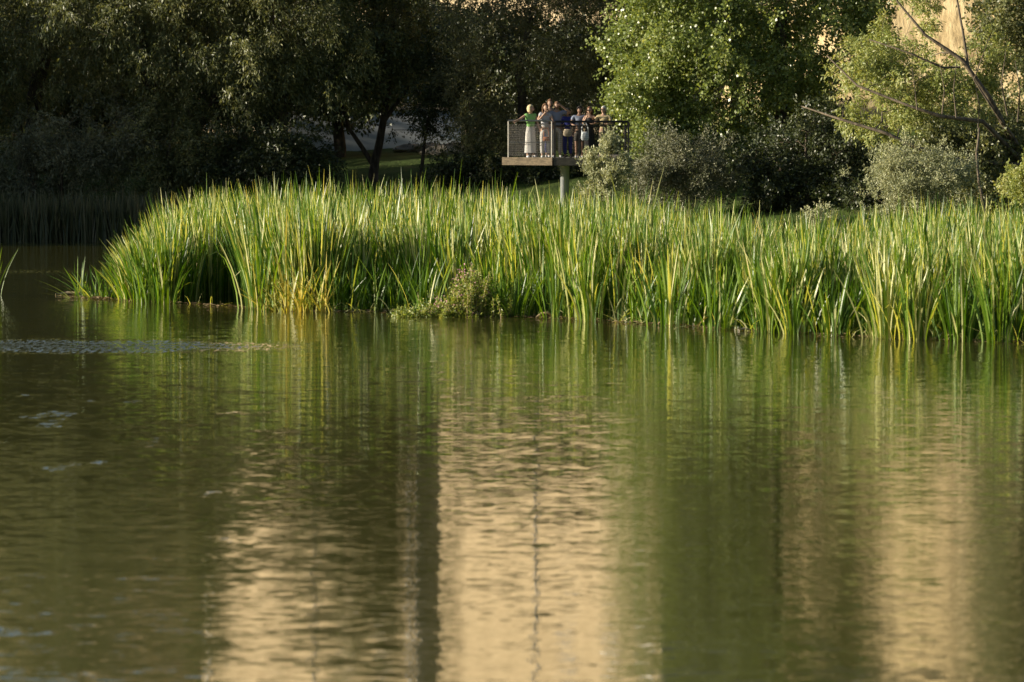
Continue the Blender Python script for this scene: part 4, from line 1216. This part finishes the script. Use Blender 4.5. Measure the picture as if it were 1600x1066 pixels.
    # hair
    if hair:
        bm = bmesh.new()
        bmesh.ops.create_icosphere(bm, subdivisions=3, radius=1.0)
        kill = []
        for v in bm.verts:
            x, y, z = v.co
            if hair_kind == "short":
                q = Vector((x * .084, y * .106 + .010, z * .126 + .006)); cut = (y < -0.25 and z < 0.45) or z < -0.45
            elif hair_kind == "bob":
                q = Vector((x * .098, y * .112 + .016, z * .135 + .004)); cut = (y < -0.35 and z < 0.5) or z < -0.9
            else:   # long
                zz = z * .135 + .004
                if z < 0: zz = z * .26
                q = Vector((x * (.096 + .03 * max(0, -z)), y * .108 + .022, zz)); cut = (y < -0.28 and z < 0.5)
            q *= 1 + 0.05 * math.sin(x * 11 + z * 9) * math.sin(y * 8 + z * 13)
            v.co = HM @ (q * k * 1.10)
            if cut: kill.append(v)
        bmesh.ops.delete(bm, geom=kill, context='VERTS')
        bmesh.ops.solidify(bm, geom=bm.faces[:], thickness=0.008)
        m_ = bpy.data.meshes.new("hair"); bm.to_mesh(m_); bm.free()
        m_.polygons.foreach_set("use_smooth", np.ones(len(m_.polygons), dtype=bool))
        link("hair", m_, CM[hair], root)
    if glasses:
        T = Tubes()
        for sx in (-1, 1):
            T.tube([HM @ (S(sx * .034, -.112, .014)), HM @ (S(sx * .034, -.100, .014))], [.030 * k, .030 * k], 12)
            T.tube([HM @ (S(sx * .06, -.105, .018)), HM @ (S(sx * .083, .0, .016))], .005 * k, 6)
        T.tube([HM @ S(-.03, -.108, .02), HM @ S(.03, -.108, .02)], .006 * k, 6)
        T.build("sunglasses", M_EYE, root)
    return root


person("blond woman in a green sleeveless top and long pale skirt, hand on the rail", 829, 135.15, 1.68, yaw=0.35, head_yaw=1.0, female=True,
       arms=(((-.22, -.02, -.14), (-.42, -.14, -.20)), ((.07, -.02, -.27), (.10, -.14, -.46))), top="green", sleeve=0.28, bottom="pale", bottom_kind="skirt", hair="blond", hair_kind="bob")
person("woman with bushy brown hair in a grey shirt, hand raised to her face", 852, 134.92, 1.72, yaw=0.15, head_yaw=0.35, female=True,
       arms=(((-.10, -.10, -.24), (.10, -.22, .02)), ((.06, -.12, -.25), (-.02, -.34, -.26))), top="grey", sleeve=.45, bottom="pale", hair="brown", hair_kind="long", lean=.03)
person("tallest man at the back, face seen between two heads", 859.5, 135.75, 1.87, skin=SKIN_TAN, head_yaw=0.1, top="dark", bottom="navy", hair="brown")
person("man in a slate blue shirt shading his eyes with a raised arm", 870, 134.95, 1.79, yaw=0.05, head_yaw=-.05, skin=SKIN_TAN,
       arms=(((-.06, -.05, -.27), (.02, -.24, -.30)), ((.24, -.10, -.02), (-.09, -.20, .22))), top="slate", sleeve=.6, bottom="shorts", hair="brown")
person("shorter person in a royal blue top standing in shadow with a beige bag", 887, 135.2, 1.57, skin=SKIN_TAN, head_yaw=0.2, female=True,
       top="royal", sleeve=.9, bottom="royal", hair="black_hair", hair_kind="bob", shoes="dark")
person("short haired man in a blue grey shirt and dark shorts", 905, 134.85, 1.64, head_yaw=0.1, skin=SKIN_TAN,
       arms=(((-.10, -.05, -.26), (.04, -.22, -.33)), ((.10, -.05, -.26), (-.04, -.22, -.35))), top="blue", sleeve=.6, bottom="dark", bottom_kind="shorts", hair="black_hair")
person("long haired woman with sunglasses in a black dress, hand to her mouth", 921, 134.62, 1.62, yaw=-.1, head_yaw=-.15, female=True,
       arms=(((-.05, -.12, -.25), (.10, -.24, .01)), ((.14, -.08, -.22), (.10, -.30, -.22))), top="black", sleeve=0, bottom="black", bottom_kind="dress", hair="auburn", hair_kind="long", glasses=True, shoes="dark")
person("grey haired man with sunglasses in a khaki shirt and khaki trousers", 943, 134.46, 1.64, yaw=-.15, head_yaw=-.35,
       arms=(((-.12, -.06, -.24), (-.16, -.26, -.26)), ((.10, -.06, -.25), (-.02, -.25, -.27))), top="khaki", sleeve=.7, bottom="khaki2", hair="silver", glasses=True, shoes="dark")


def bag(label, px, py0, py1, Y, wpx, mat, strap_py):
    a = at(px, py1, Y); s = Y / F
    H = (py1 - py0) * s; W = wpx * s
    root = empty("shoulder_bag", a); tag(root, label, "bag", "shoulder bags on the platform")
    bm = bmesh.new(); bmesh.ops.create_icosphere(bm, subdivisions=3, radius=1)
    for v in bm.verts:
        x, y, z = v.co
        zz = max(min(z, .72), -.95)
        xx = math.copysign(min(1.0, abs(x) ** 0.6 * 1.05), x)
        v.co = Vector((xx * W / 2 * (0.94 - .14 * zz), y * 0.06, (zz + .95) / 1.67 * H))
    me = bpy.data.meshes.new("bag_body"); bm.to_mesh(me); bm.free()
    me.polygons.foreach_set("use_smooth", np.ones(len(me.polygons), dtype=bool))
    link("bag_body", me, CM[mat], root)
    top = (py1 - strap_py) * s
    T = Tubes()
    T.tube([(-W * .4, 0, H * .85), (-W * .36, 0, H + (top - H) * .5), (-W * .12, 0.02, top), (W * .12, 0.02, top), (W * .36, 0, H + (top - H) * .5), (W * .4, 0, H * .85)], .013, 6)
    T.build("strap", CM[mat], root, True)


bag("pale blue white shoulder bag against the black dress", 914, 206, 220, 134.42, 13, "bagw", 192)
bag("beige handbag carried in front of the royal blue clothes", 887, 202, 213.5, 134.6, 14, "tan", 196)
bag("small rust brown bag behind the wire mesh at the woman's hip", 853.5, 214, 221, 134.62, 11, "rust", 200)
